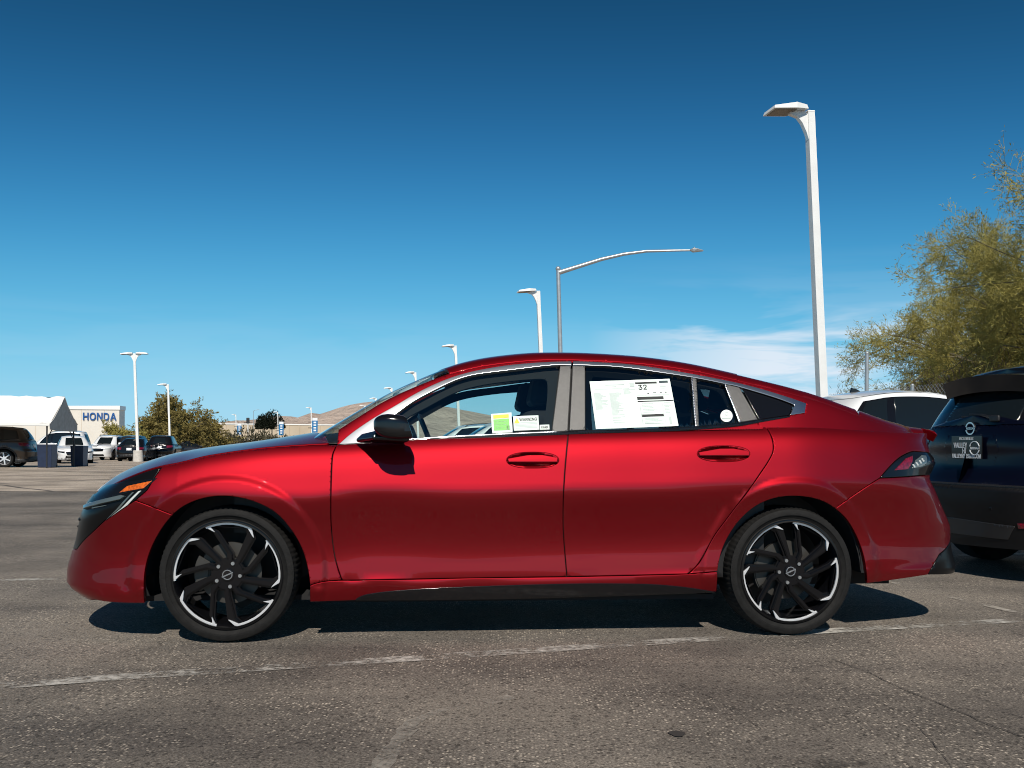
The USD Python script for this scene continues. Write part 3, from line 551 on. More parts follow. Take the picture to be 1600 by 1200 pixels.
# arched street light
Ya = 44.0; A = [at(*p, Ya) for p in ((873.5, 426), (905, 416), (940, 405), (975, 397), (1010, 392.5), (1050, 391.5), (1080, 391))]
b0 = at(875.5, 548, Ya); top = at(872, 420, Ya); s = (top - b0); foot = b0 - s * (b0[2] - float(gz(Ya))) / s[2]
t = thing("street_light", "grey street light whose long curved arm arches to the right above the red roof", "street light", (foot[0], Ya, foot[2]), 0)
lo = lambda p: np.asarray(p) - [foot[0], Ya, foot[2]]
obj("pole", tube([lo(foot), lo(b0), lo(top)], [.13, .105, .095], 14), M["steel"], t, 50); obj("cap", moved(trimesh.creation.icosphere(2, .12), lo(top)), M["steel"], t, 50)
obj("arm", tube([lo(p) for p in A], np.linspace(.11, .045, len(A)), 12), M["steel"], t, 50)
e = lo(A[-1]); obj("lamp_head", hull([e + [-.05, -.05, .0], e + [-.05, .05, 0], e + [.05, .12, .06], e + [.05, -.12, .06], e + [.25, .13, .05], e + [.25, -.13, .05], e + [.55, .07, -.02], e + [.55, -.07, -.02], e + [.1, .1, -.07], e + [.1, -.1, -.07]], .02), M["steel"], t, 40); obj("photocell", moved(cyl((.15, 0, .07), (.15, 0, .15), .04), e), M["steel"], t)

# ------------------------------------------------------------------ chain-link fence on the right
fd = np.array([-.2275, .974]); fd /= np.linalg.norm(fd); F0 = np.array([7.2, 15.0])
t = thing("chain_link_fence", "grey chain-link fence with steel posts behind the white car, shrubs beyond", "fence", (0, 0, 0), 0)
s0, s1, fh = -6.0, 13.0, 2.02
fp = lambda s, z: np.array([*(F0 + fd * s), float(gz((F0 + fd * s)[1])) + z])
def post_s(px):                                       # where along the fence a pixel column lies
    k = unroll(px, 620)[0] / FPX; return (k * F0[1] - F0[0]) / (fd[0] - k * fd[1])
for k, (s, h, r) in enumerate([(post_s(1354), 2.72, .036), (post_s(1425.5), 2.03, .03), (post_s(1425.5) - 3.0, 2.03, .03), (post_s(1425.5) - 6.0, 2.03, .03), (post_s(1354) + 3.0, 2.03, .03), (post_s(1354) + 6.0, 2.03, .03), (post_s(1354) + 9, 2.03, .03)]):
    obj("post", cat_([cyl(fp(s, 0), fp(s, h), r, r, 12), moved(trimesh.creation.icosphere(1, r * 1.15), fp(s, h))]), M["steel"], t, 40)
W_ = []; pitch = .085; off = np.array([-fd[1], fd[0]]) * .006
for s in np.arange(s0 - fh, s1, pitch):
    for sg_ in (1, -1):
        lo_, hi_ = max(s, s0), min(s + fh, s1)
        if hi_ - lo_ < .05: continue
        za, zb = (lo_ - s, hi_ - s) if sg_ > 0 else (fh - (lo_ - s), fh - (hi_ - s))
        p, q = fp(lo_, za), fp(hi_, zb); p[:2] += off * sg_; q[:2] += off * sg_; W_.append((p, q))
cv = UsdGeom.BasisCurves.Define(stage, str(t.GetPath()) + "/wire_mesh"); cv.CreateTypeAttr("linear"); cv.CreateCurveVertexCountsAttr([2] * len(W_))
cv.CreatePointsAttr(Vt.Vec3fArray.FromNumpy(np.array(W_, np.float32).reshape(-1, 3))); cv.CreateWidthsAttr([0.0042]); cv.SetWidthsInterpolation("constant")
UsdShade.MaterialBindingAPI.Apply(cv.GetPrim()).Bind(M["steel"])

# ------------------------------------------------------------------ trees and shrubs
def island_mat(name, stops, trans=.25):
    return usdkit.material(stage, L + name, {"g": ("geometry", {}), "r": ("rgb_ramp", {"ramp": stops}), "p": ("principled_bsdf", {"roughness": .7, "specular_ior_level": .25}), "t": ("translucent_bsdf", {}), "x": ("mix_closure", {"fac": trans})},
        [("g.random_per_island", "r.fac"), ("r.color", "p.base_color"), ("r.color", "t.color"), ("p.BSDF", "x.closure1"), ("t.BSDF", "x.closure2")], surface="x.closure")
M |= dict(bark=mat("grey_green_bark", (.10, .085, .055), .85, noise=(12, .35), bump=(60, .5)),
          verde=island_mat("desert_tree_foliage", [(0, (.30, .26, .07)), (.30, (.68, .60, .10)), (.60, (.84, .73, .13)), (.86, (.90, .80, .22)), (1, (.9, .84, .62))], .15),
          verde2=island_mat("far_tree_foliage", [(0, (.20, .16, .05)), (.4, (.42, .34, .08)), (.8, (.62, .49, .11)), (1, (.70, .58, .20))], .12),
          tan_shrub=island_mat("dry_shrub_foliage", [(0, (.16, .115, .075)), (.5, (.32, .235, .15)), (1, (.46, .36, .24))]),
          sage=island_mat("sage_foliage", [(0, (.08, .072, .042)), (.5, (.17, .145, .078)), (1, (.30, .24, .13))]), dark_leaf=island_mat("dark_foliage", [(0, (.012, .016, .008)), (1, (.04, .05, .02))]))
def prisms(P0, P1, r0, r1, n=3):
    P0, P1 = np.asarray(P0, float), np.asarray(P1, float); d = P1 - P0; d /= np.maximum(np.linalg.norm(d, axis=1, keepdims=True), 1e-9)
    a = np.cross(d, np.where(np.abs(d[:, 2:]) < .9, [[0, 0, 1.]], [[1., 0, 0]])); a /= np.linalg.norm(a, axis=1, keepdims=True); b = np.cross(d, a); g = np.arange(n) * 2 * np.pi / n
    o = np.cos(g)[None, :, None] * a[:, None] + np.sin(g)[None, :, None] * b[:, None]; r0, r1 = np.broadcast_to(r0, len(P0)), np.broadcast_to(r1, len(P0))
    v = np.stack([P0[:, None] + o * r0[:, None, None], P1[:, None] + o * r1[:, None, None]], 1).reshape(-1, 3); k = np.arange(len(P0))[:, None] * 2 * n; i = np.arange(n); j = (i + 1) % n
    f = np.concatenate([np.stack([k + i, k + j, k + n + j], -1).reshape(-1, 3), np.stack([k + i, k + n + j, k + n + i], -1).reshape(-1, 3)]); return trimesh.Trimesh(v, f, process=False)
def slivers(C, D, ln, w, rng):
    D = D / np.linalg.norm(D, axis=1, keepdims=True); r = rng.normal(size=D.shape); s = np.cross(D, r); s /= np.maximum(np.linalg.norm(s, axis=1, keepdims=True), 1e-9); ln = ln[:, None]; w = w[:, None]
    v = np.stack([C, C + D * ln * .5 + s * w, C + D * ln, C + D * ln * .5 - s * w], 1).reshape(-1, 3); k = np.arange(len(C))[:, None] * 4
    return trimesh.Trimesh(v, np.vstack([k + [0, 1, 2], k + [0, 2, 3]]), process=False)
def tree_meshes(seed, height, limbs, counts, lens, r0, up=.25, spread=1.0, trunk=.9, leaf=(.05, .010), per=2, bend=.16, droop=.0):
    rng = np.random.default_rng(seed); wood, twig, tips = [], [], []
    def norm(v): return v / np.linalg.norm(v)
    cur = []
    for k in range(limbs):
        az = 2 * np.pi * (k + rng.uniform(-.3, .3)) / limbs; el = rng.uniform(.35, 1.1)
        cur.append((np.array([0, 0, trunk * rng.uniform(.25, 1)]), norm(np.array([math.cos(az) * spread, math.sin(az) * spread, math.tan(el) * .8])), lens[0] * rng.uniform(.75, 1.15), r0 * .6))
    wood.append((np.zeros(3) - [0, 0, .1], np.array([0, 0, trunk]), r0, r0 * .8))
    for lv in range(len(lens)):
        nxt = []
        for p, d, ln, r in cur:
            n = 5 if lv < 2 else 3 if lv < 4 else 2; pts = [p]; dd = d
            for i in range(n):
                dd = norm(dd + rng.normal(0, bend, 3) + [0, 0, up * (.25 if lv < 3 else -droop)]); pts.append(pts[-1] + dd * ln / n)
            rr_ = np.linspace(r, r * .45, n + 1)
            (wood if lv < 3 else twig).extend([(pts[i], pts[i + 1], rr_[i], rr_[i + 1]) for i in range(n)])
            if lv + 1 < len(lens):
                for c in range(counts[lv]):
                    f = rng.uniform(.25, 1) * n; i = min(int(f), n - 1); q = pts[i] + (pts[i + 1] - pts[i]) * (f - i); base = norm(pts[i + 1] - pts[i]); nd = norm(base + rng.normal(0, .62, 3))
                    nxt.append((q, nd, lens[lv + 1] * rng.uniform(.6, 1.2), max(rr_[i] * .55, .0035)))
            else: tips.append((pts, dd))
        cur = nxt
    w = np.array([np.r_[a, b, c, d] for a, b, c, d in wood]); tw = np.array([np.r_[a, b, c, d] for a, b, c, d in twig])
    wm = prisms(w[:, :3], w[:, 3:6], w[:, 6], w[:, 7], 6); tm = prisms(tw[:, :3], tw[:, 3:6], tw[:, 6], tw[:, 7], 3)
    C = np.repeat(np.array([pt for t_, _ in tips for pt in t_[1:]]), per, 0); D = np.repeat(np.array([d for t_, d in tips for _ in t_[1:]]), per, 0) + rng.normal(0, .6, (len(C), 3))
    C = C + rng.normal(0, .02, C.shape)
    lm = slivers(C, D, leaf[0] * rng.uniform(.5, 1.6, len(C)), leaf[1] * rng.uniform(.6, 1.4, len(C)), rng)
    top = max(tm.vertices[:, 2].max(), 1e-3); s = height / top
    for m in (wm, tm, lm): m.apply_scale(s)
    return wm, tm, lm
def tree(name, label, cat, pos, meshes, mt, rz=0.0, group=None):
    t = thing(name, label, cat, pos, rz, group); wm, tm, lm = meshes
    obj("trunk", wm, M["bark"], t); obj("crown", cat_([tm, lm]), M[mt], t, kind="stuff"); return t
big = tree_meshes(11, 7.5, 8, (5, 6, 7, 9, 5), (3.9, 2.5, 1.5, .62, .34, .20), .22, up=.10, spread=1.5, trunk=1.0, leaf=(.056, .0062), per=3, bend=.13, droop=.10)
tree("desert_tree", "large wispy yellow-green desert tree spreading behind the fence at right", "tree", (14.5, 21.8, float(gz(21.8))), big, "verde", 2.2)
far1 = tree_meshes(5, 5.7, 8, (6, 6, 6, 5), (2.5, 1.7, .9, .5, .28), .18, up=.16, spread=1.6, trunk=.6, leaf=(.16, .035), per=3, bend=.2)
p = gpt(285, 712); tree("desert_tree", "broad olive-brown desert tree behind the dark parked cars", "tree", (at(268, 690, 80)[0], 80, float(gz(80))), far1, "verde2", .5)
far2 = tree_meshes(9, 3.1, 6, (6, 6, 6), (1.4, 1.0, .6, .35), .10, up=.2, spread=1.3, trunk=.4, leaf=(.15, .03), per=3, bend=.2)
tree("desert_tree", "small yellowish desert tree at the corner of the cream building", "tree", (at(196, 690, 76)[0], 76, float(gz(76))), far2, "verde", 1.0)
far3 = tree_meshes(14, 3.9, 7, (6, 6, 6), (1.6, 1.1, .7, .4), .12, up=.2, spread=1.3, trunk=.4, leaf=(.16, .035), per=3, bend=.2)
tree("desert_tree", "low rounded desert tree at the right edge of the broad tree", "tree", (at(325, 690, 84)[0], 84, float(gz(84))), far3, "verde2", 2.0)
def shrub_mesh(seed, w, h, n=2600, leaf=(.10, .02)):
    rng = np.random.default_rng(seed); th = rng.uniform(0, 2 * np.pi, n); r = np.sqrt(rng.uniform(0, 1, n)); bump_ = .7 + .6 * meshkit.fbm(np.c_[np.cos(th) * 1.5 + 3, np.sin(th) * 1.5, r * 0 + seed], 3)
    z = rng.uniform(0.03, 1, n) ** .8 * np.sqrt(np.clip(1 - r ** 2, .03, 1)) * bump_; C = np.c_[np.cos(th) * r * w / 2, np.sin(th) * r * w / 2, z * h]
    D = C / [w / 2, w / 2, h] + rng.normal(0, .5, C.shape) + [0, 0, .3]
    lf = slivers(C, D, leaf[0] * rng.uniform(.6, 2.2, n), leaf[1] * rng.uniform(.5, 1.4, n), rng); m = max(12, n // 30); a = rng.uniform(0, 2 * np.pi, m); tp_ = np.c_[np.cos(a) * w * .35, np.sin(a) * w * .35, rng.uniform(.5, .9, m) * h]; tp_ *= rng.uniform(.5, 1, (m, 1))
    return prisms(np.zeros((m, 3)), tp_, .02, .006, 3), lf
def shrub(label, px, Y, w, h, seed, mt="sage", group=None, n=2200, leaf=(.12, .025)):
    st, lf = shrub_mesh(seed, w, h, n, leaf); t = thing("shrub", label, "shrub", (at(px, 690, Y)[0], Y, float(gz(Y))), 0, group); obj("stems", st, M["bark"], t); obj("foliage", lf, M[mt], t, kind="stuff")
for k, (px, Y, w, h, mt) in enumerate([(1312, 23.5, 2.4, 2.35, "tan_shrub"), (1345, 24.5, 2.6, 2.30, "tan_shrub"), (1395, 22.5, 2.4, 2.3, "tan_shrub"), (1440, 21.5, 2.6, 2.45, "tan_shrub"), (1485, 20.5, 2.6, 2.5, "tan_shrub"), (1535, 20.0, 3.0, 2.9, "tan_shrub"), (1590, 19.5, 3.0, 2.9, "tan_shrub")]):
    shrub("dry tan brush growing along the far side of the chain-link fence", px, Y, w, h, 30 + k, mt, "tan brush along the fence", 5200, (.11, .008))
for k, (px, Y, w, h, lab) in enumerate([(352, 96, 5.0, 2.3, "olive desert shrub just right of the broad tree"), (372, 100, 4.5, 2.0, "low olive shrub under the leftmost blue banner"), (398, 92, 6.0, 2.7, "widest olive shrub, below the traffic signal"), (420, 104, 5.0, 2.2, "olive shrub left of the middle blue banner"), (450, 108, 5.5, 2.2, "olive shrub right of the middle blue banner"), (470, 112, 5.0, 2.0, "olive shrub left of the tallest blue banner"), (505, 118, 5.0, 1.9, "olive shrub by the foot of the red windscreen")]):
    shrub(lab, px, Y, w, h, 60 + k, "sage", None, 1500, (.28, .07))
for k, (px, Y, lab) in enumerate([(413, 235, "small dark round tree before the long beige wall, left of the pair"), (425, 235, "larger dark tree before the long beige wall, right of the pair")]):
    st, lf = shrub_mesh(80 + k, 4.2 + k * 1.8, 3.4 + k * 1.2, 1500, (.4, .14)); q = at(px, 669, 235); t = thing("dark_tree", lab, "tree", (q[0], 235, q[2] - .3), 0); obj("trunk", cyl((0, 0, -4.0), (0, 0, .6), .2, .12, 8), M["bark"], t); obj("crown", lf, M["dark_leaf"], t, kind="stuff")

# ------------------------------------------------------------------ buildings
M |= dict(cream=mat("cream_wall", (.66, .62, .55), .85, noise=(.6, .06)), wall_white=mat("white_parapet", (.78, .77, .74), .7), letter_blue=mat("letter_blue", (.012, .085, .28), .45), beige=mat("beige_wall", (.50, .41, .30), .9, noise=(.2, .12)), window_dark=mat("dark_window", (.02, .025, .03), .1, coat=1.0))
Yb = 128.0; bl, br_ = at(96, 690, Yb), at(186, 690, Yb); zt_ = at(186, 634, Yb)[2]; g0 = float(gz(Yb))
t = thing("dealership_building", "cream dealership building with blue HONDA letters and a white parapet", "building", (br_[0], Yb, g0), math.radians(6))
Wb, Hb = 22.0, zt_ - g0
obj("wall", bx(-Wb, 0, 0, 2.5, 0, Hb - .55), M["cream"], t); obj("parapet", hull([(-Wb, -.12, Hb - .55), (.12, -.12, Hb - .55), (.12, 2.5, Hb - .55), (-Wb, 2.5, Hb - .55), (-Wb, -.12, Hb - .28), (.12, -.12, Hb), (.12, 2.5, Hb), (-Wb, 2.5, Hb - .28)]), M["wall_white"], t)
obj("base_band", bx(-Wb - .02, .03, -.05, -.002, .0, .6), M["beige"], t)
for k in range(7): obj("wall_joint", bx(-Wb + 3 * k + 2, -Wb + 3 * k + 2.05, -.012, .0, .62, Hb - .6), M["beige"], t)
obj("shop_window", bx(-9.5, -6.6, -.02, .0, .7, 2.6), M["window_dark"], t)
lh = .98; tw_ = 0.0; word = []
for ch in "HONDA":
    m = meshkit.text_mesh(ch, lh, .16, True); w = m.bounds[1, 0] - m.bounds[0, 0]; m.apply_translation((-m.bounds[0, 0] + tw_, 0, 0)); word.append(m); tw_ += w + .16
sx = 4.55 / tw_
for m in word: m.vertices[:, 0] *= sx; m = xz(m); m.apply_translation((-4.75, -.001, Hb - 2.0)); obj("sign_letter", m, M["letter_blue"], t)
q0, q1 = at(335, 663, 300), at(560, 660, 300)
t = thing("long_wall", "long low beige wall crossing below the hills", "wall", (q0[0], 300, float(gz(300))), math.atan2(6, q1[0] - q0[0])); Lw = q1[0] - q0[0]
hw_ = q0[2] - float(gz(300)); obj("wall_panel", bx(0, Lw, 0, 1.2, 0, hw_), M["beige"], t); obj("coping", bx(-.1, Lw + .1, -.15, 1.35, hw_, hw_ + .35), M["wall_white"], t)
for k in range(14): obj("pilaster", bx(Lw / 14 * k, Lw / 14 * k + .5, -.2, -.002, 0, hw_ - .1), M["beige"], t)

# ------------------------------------------------------------------ canopy and bins on the left
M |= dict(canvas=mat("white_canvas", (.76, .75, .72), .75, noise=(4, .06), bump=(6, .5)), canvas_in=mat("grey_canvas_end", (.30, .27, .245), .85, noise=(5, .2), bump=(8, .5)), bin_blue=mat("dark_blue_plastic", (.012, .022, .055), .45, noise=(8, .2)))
rz_t = math.radians(8); A_ = gpt(73, 731.5); t = thing("canopy_tent", "white canvas canopy on thin dark poles sheltering the brown car", "canopy", tuple(A_), rz_t)
Dt = 3.3; Lt = 7.5; ez = at(73, 661.5, A_[1])[2] - A_[2]; pz = at(104, 620.5, A_[1] + Dt / 2)[2] - A_[2]
def slope(y0, z0, y1, z1, xa, xb, seed, n=26, m=10):
    u, w = np.meshgrid(np.linspace(0, 1, n), np.linspace(0, 1, m)); X = xa + (xb - xa) * u; Y = y0 + (y1 - y0) * w; sag = np.sin(np.pi * w) * .08 + (meshkit.fbm(np.stack([X * 1.6, Y * 1.8, 0 * X], -1), 3, seed) - .5) * .16 + .02 * np.sin(X * 9 + 3 * Y)
    Z = z0 + (z1 - z0) * w - sag; v = np.c_[X.ravel(), Y.ravel(), Z.ravel()]; i, j = np.meshgrid(np.arange(n - 1), np.arange(m - 1)); k = (j * n + i).ravel(); f = np.vstack([np.c_[k, k + 1, k + n + 1], np.c_[k, k + n + 1, k + n]])
    return trimesh.Trimesh(np.vstack([v, v - [0, 0, .012]]), np.vstack([f, f[:, ::-1] + len(v)]), process=False)
obj("roof_sheet", slope(-.10, ez, Dt / 2, pz, -Lt, .15, 2), M["canvas"], t, True); obj("roof_sheet", slope(Dt / 2, pz, Dt + .1, ez, -Lt, .15, 3), M["canvas"], t, True)
obj("valance", cat_([bx(-Lt, .14, -.125, -.11, ez - .10, ez + .0)]), M["canvas"], t)
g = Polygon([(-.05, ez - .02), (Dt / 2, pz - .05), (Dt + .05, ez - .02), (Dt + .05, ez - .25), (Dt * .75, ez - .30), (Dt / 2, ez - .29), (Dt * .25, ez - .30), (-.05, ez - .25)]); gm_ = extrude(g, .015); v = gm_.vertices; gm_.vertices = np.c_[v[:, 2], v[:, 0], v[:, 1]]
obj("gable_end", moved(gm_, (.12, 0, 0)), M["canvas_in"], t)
for k, (x, y) in enumerate([(0, 0), (0, Dt), (-3.7, 0), (-3.7, Dt), (-7.4, 0), (-7.4, Dt)]): obj("pole", cyl((x, y, 0), (x, y, ez), .032, .032, 10), M["dark_metal"], t)
obj("ridge_pole", cyl((-Lt, Dt / 2, pz - .05), (.1, Dt / 2, pz - .05), .03), M["dark_metal"], t)
for y in (0, Dt): obj("eave_pole", cyl((-Lt, y, ez - .03), (.1, y, ez - .03), .028), M["dark_metal"], t)
for y in (0, Dt): obj("brace", cyl((0, y, ez - .7), (0, y + (.8 if y == 0 else -.8), ez - .05), .02), M["dark_metal"], t)
def bin_(label, px0, px1, py, pt):
    a, b = gpt(px0, py), gpt(px1, py); w = abs(b[0] - a[0]); c = (a + b) / 2; h = at(px0, pt, c[1])[2] - c[2]; t = thing("blue_bin", label, "bin", (c[0], c[1] + .3, c[2]), .1)
    obj("body", hull([(sx_ * w * .46, sy * .27, 0.03) for sx_ in (-1, 1) for sy in (-1, 1)] + [(sx_ * w * .5, sy * .31, h - .08) for sx_ in (-1, 1) for sy in (-1, 1)], .02), M["bin_blue"], t, 40)
    obj("lid", hull([(sx_ * w * .52, sy * .33, z) for sx_ in (-1, 1) for sy in (-1, 1) for z in (h - .06, h - .02)], .015), M["bin_blue"], t, 40); obj("handle_bar", cyl((-w * .4, .36, h - .1), (w * .4, .36, h - .1), .018), M["bin_blue"], t)
    for s_ in (-1, 1): obj("bin_wheel", cyl((s_ * w * .44, .30, .09), (s_ * w * .5, .30, .09), .09), M["rubber"], t)
bin_("dark blue bin at the canopy's near pole, behind the brown car's tail", 56, 80, 731, 694); bin_("dark blue bin at the canopy's far pole before the white car", 108.5, 129.5, 728.5, 696.5)

# ------------------------------------------------------------------ wheels
def wheel_parts(R, width, rim, style):
    """meshes of a wheel about the origin, axle along y, outer face towards -y"""
    h = width / 2
    prof = [(-.010, rim - .012), (.004, rim + .004), (-.004, rim + .018), (-.010, rim + (R - rim) * .35), (-.011, rim + (R - rim) * .55), (-.004, rim + (R - rim) * .80), (.010, R - .012), (.026, R - .003), (.05, R), (width - .05, R),
            (width - .02, R - .006), (width, rim + (R - rim) * .6), (width - .01, rim), (width - .02, rim - .012)]
    out = {}
    def tread(t, k):
        i = np.round(t / (2 * np.pi) * 240).astype(int)
        return np.where((k >= 6) & (k <= 8) & (i % 3 == 0), -.0045, 0.0)
    out["tyre"] = revolve_y(prof, 240, tread if style != "far" else None)
    out["rim"] = cat_([revolve_y([(.0, rim), (-.004, rim - .002), (-.005, rim - .008), (.004, rim - .014), (.03, rim - .022), (width - .03, rim - .03), (width - .03, rim - .016), (.02, rim - .004)], 96)])
    return out
def ring_poly(r0, r1, a0, a1, n=24):
    t = np.radians(np.linspace(a0, a1, n)); return np.vstack([np.c_[np.sin(t) * r1, np.cos(t) * r1], np.c_[np.sin(t) * r0, np.cos(t) * r0][::-1]])
def pol(*ra): return [(r * math.sin(math.radians(a)), r * math.cos(math.radians(a))) for r, a in ra]
def bevel_plate(poly, y0, y1, b=.004):
    """a plate in the xz plane between depths y0 (front, towards -y) and y1 with a chamfered front edge"""
    import manifold3d as m3
    p = poly.simplify(.0005); out = []
    for g in getattr(p, "geoms", [p]):
        s = g.buffer(-b)
        out.append(xz(extrude(g, y1 - y0 - b, -y1)))
        for k in getattr(s, "geoms", [s]):
            if not k.is_empty: out.append(xz(extrude(k, b, -(y0 + b))))
    return cat_(out)
def sport_wheel(parent, pos, phase, mirror=False):
    w = sub("wheel", parent, pos, rotz=math.pi if mirror else 0, roty=math.radians(phase))
    m = wheel_parts(.318, .222, .256, "near")
    obj("tyre", m["tyre"], M["rubber"], w, 40); obj("rim", m["rim"], M["rim_black"], w, 35)
    arcs, sp = [], []
    for k in range(5):
        o = 72 * k
        arc = Polygon(np.vstack([ring_poly(.2345, .2445, o - 24.4, o + 25, 20)]))
        hook = Polygon(pol((.2445, o - 25.2), (.2345, o - 19.5), (.208, o - 16.6), (.2330, o - 22.6)))
        tailp = Polygon(pol((.2445, o + 24), (.2395, o + 27.5), (.210, o + 34.6), (.2125, o + 32.2), (.2345, o + 23.2)))
        arcs.append(arc.union(hook).union(tailp).buffer(.0004))
        a = Polygon(pol((.246, o - 25), (.238, o - 20), (.208, o - 12), (.10, o + 15), (.045, o + 40), (.045, o - 5), (.10, o - 4), (.205, o - 19.5)))
        b = Polygon(pol((.243, o + 17), (.240, o + 29), (.208, o + 37), (.10, o + 46), (.045, o + 66), (.045, o + 24), (.10, o + 26), (.205, o + 24)))
        c = Polygon(pol((.252, o - 26), (.252, o + 30), (.238, o + 24), (.238, o - 20)))
        sp.append((a, b, c))
    for a, b, c in sp:
        a, b = a.buffer(0), b.buffer(0)
        ra, rb = a.buffer(-.0075), b.buffer(-.0085)
        obj("spoke", cat_([bevel_plate(a, .015, .05, .007), bevel_plate(b, .020, .05, .007), bevel_plate(c, .006, .03, .003)] + [bevel_plate(x, d, d + .012, .0035) for x, d in ((ra, .008), (rb, .012)) if not x.is_empty]), M["rim_black"], w, 20)
    for k in range(5): obj("bright_arc", bevel_plate(arcs[k], .0015, .012, .0012), M["silver"], w, 25, label=None)
    obj("hub", cat_([bevel_plate(Point(0, 0).buffer(.078, 24), .014, .06, .008)]), M["rim_black"], w, 30)
    cap = obj("hub_cap", bevel_plate(Point(0, 0).buffer(.029, 24), .004, .02, .003), M["black_gloss"], w, 30)
    em = Point(0, 0).buffer(.0235, 24).difference(Point(0, 0).buffer(.0195, 24)).difference(sbox(-.03, -.0045, .03, .0045)).union(sbox(-.027, -.0028, .027, .0028))
    em = affinity.rotate(em, 24 + phase, origin=(0, 0))
    obj("emblem", bevel_plate(em, .0015, .006, .0006), M["chrome"], cap)
    for k in range(5):
        x, z = pol((.0565, 24 + 72 * k))[0]
        obj("lug_nut", moved(cyl((0, -.006, 0), (0, .02, 0), .0085, .0105, 10), (x, .012, z)), M["steel_bright"], w, 30)
    return w
def brake(parent, pos, mirror=False):
    s = sub("brake", parent, pos, rotz=math.pi if mirror else 0)
    obj("brake_disc", revolve_y([(.075, .02), (.075, .145), (.097, .145), (.097, .02)], 64), M["disc"], s, 30)
    a = ring_poly(.095, .165, 238, 300, 14)
    obj("caliper", bevel_plate(Polygon(a), .06, .11, .006), M["disc"], s, 30)

# ------------------------------------------------------------------ the red saloon: panels
RC = thing("red_sedan", "glossy red four-door sedan with black and silver wheels and a price sheet in a window", "car", (RO[0], RO[1], 0), PSI)
q_at = lambda u: float(SH.q_of(u))
def spx(p, h=6): return inv_s(crv(p, h))
def gpx(p, h=6): return inv_g(crv(p, h))
def spx_raw(p): return inv_s(p)
def rim(u0, u1, dz=0.0, n=60): u = np.linspace(u0, u1, n); return np.c_[SH.q_of(u), SH.zt(u) + dz]
def gline(fz, u0, u1, n=60): u = np.linspace(u0, u1, n); return np.c_[u, fz(u)]
def poly(*parts): p = Polygon(np.vstack(parts)); return p if p.is_valid else p.buffer(0)
def both(name, v, mtl, label=None, near_label=None, parent=None, far=True):
    a = objn(name, *v, mtl, parent or RC, **({"label": label} if label else {}))
    b = objn(name, *mirrored(v), mtl, parent or RC) if far else None
    return a, b
arch_f = [(226, 942), (225, 907), (230, 875), (245, 839), (270, 805), (302, 784), (340, 775.5), (377, 778.5), (415, 792), (445, 816), (468, 850), (479, 882), (484, 916)]
arch_r = [(1120, 924), (1121, 898), (1127, 865), (1142, 832), (1167, 802), (1200, 782), (1237, 775.5), (1275, 780), (1305, 795), (1330, 822), (1347, 860), (1354, 895), (1354, 912)]
iF, iR = 4, 8                                            # where the bumper seams meet the arches
l_bf = [(270, 805), (240, 793), (211, 782)]
l_lamp = [(211, 782), (230, 765), (251, 745)]
l_grille = [(110, 872), (120, 858), (132, 843), (147, 829), (163, 814), (185, 799), (211, 782)]
l_door_f = [(525, 699), (519, 716), (517, 765), (517, 810), (519, 840), (523, 869), (534, 906)]
l_door_m = [(888, 679), (884, 720), (881, 762), (880, 820), (882, 855), (886, 901)]
l_door_r = [(1185, 657), (1201, 673), (1208, 692), (1206, 711), (1192, 734), (1172, 763), (1147, 796), (1122, 829), (1100, 866), (1088, 885), (1074, 897)]
l_sill = [(484, 915), (534, 907), (700, 904), (886, 901), (1074, 897)]
qs = lambda p: spx(p)
AF, AR = inv_s(crv(arch_f, 5)), inv_s(crv(arch_r, 5))
def split(full, pts, px_at):
    k = int(np.argmin(np.hypot(*(to_px(SH.S(full)) - px_at).T))); return k
kF, kR = split(AF, None, np.array(arch_f[iF])), split(AR, None, np.array(arch_r[iR]))
u_of = lambda q: float(SH.S([q])[0, 0])
Qc, Q0 = SH.Q + .0018, -.0018
rt = lambda u, dz=0.0: (float(SH.q_of(u)), float(SH.zt(u)) + dz)
u_lamp = -.31
lamp_top = rt(u_lamp)
Lbf, Lg = spx(l_bf), spx(l_grille[1:])
Lg = np.vstack([[(Qc, .375), (Qc - .2, .375), (Qc - .38, .385)], Lg])
Ldf, Ldm, Ldr, Lsi = spx(l_door_f), spx(l_door_m), spx(l_door_r), spx(l_sill)
for c, u in ((Ldf, None), (Ldm, None), (Ldr, None)): c[0, 1] = SH.zt(SH.fu(c[0, 0])) - .001
Llamp = np.vstack([spx(l_lamp[:2]), [lamp_top]])
bot = .148
fender = poly(Lbf, Llamp[1:], np.c_[SH.q_of(np.linspace(u_lamp, SH.fu(Ldf[0, 0]), 50)), SH.zt(np.linspace(u_lamp, SH.fu(Ldf[0, 0]), 50))], Ldf[1:], Lsi[Lsi[:, 0] > Ldf[-1, 0]][::-1], AF[kF:][::-1])
bumper_f = poly(AF[:kF + 1], Lbf[1:], Lg[::-1][1:], [(Qc, bot), (Qc - .3, bot + .0), (Qc - .55, bot - .002)], spx([(150, 937.5), (172, 941.5), (226, 943)]))
front_q = np.linspace(lamp_top[0], Qc, 60)
grille = poly(Lg, Llamp[1:], np.c_[front_q, SH.zt(SH.fu(front_q)) - .004])
i_d = np.searchsorted(Lsi[::-1, 0], Ldm[-1, 0])
Ls = Lsi                                                  # runs from the front wheel back
fdoor = poly(Ldf, Ls[(Ls[:, 0] < Ldf[-1, 0]) & (Ls[:, 0] > Ldm[-1, 0])], Ldm[::-1], rim(float(SH.fu(Ldm[0, 0])), float(SH.fu(Ldf[0, 0])), -.001)[1:-1])
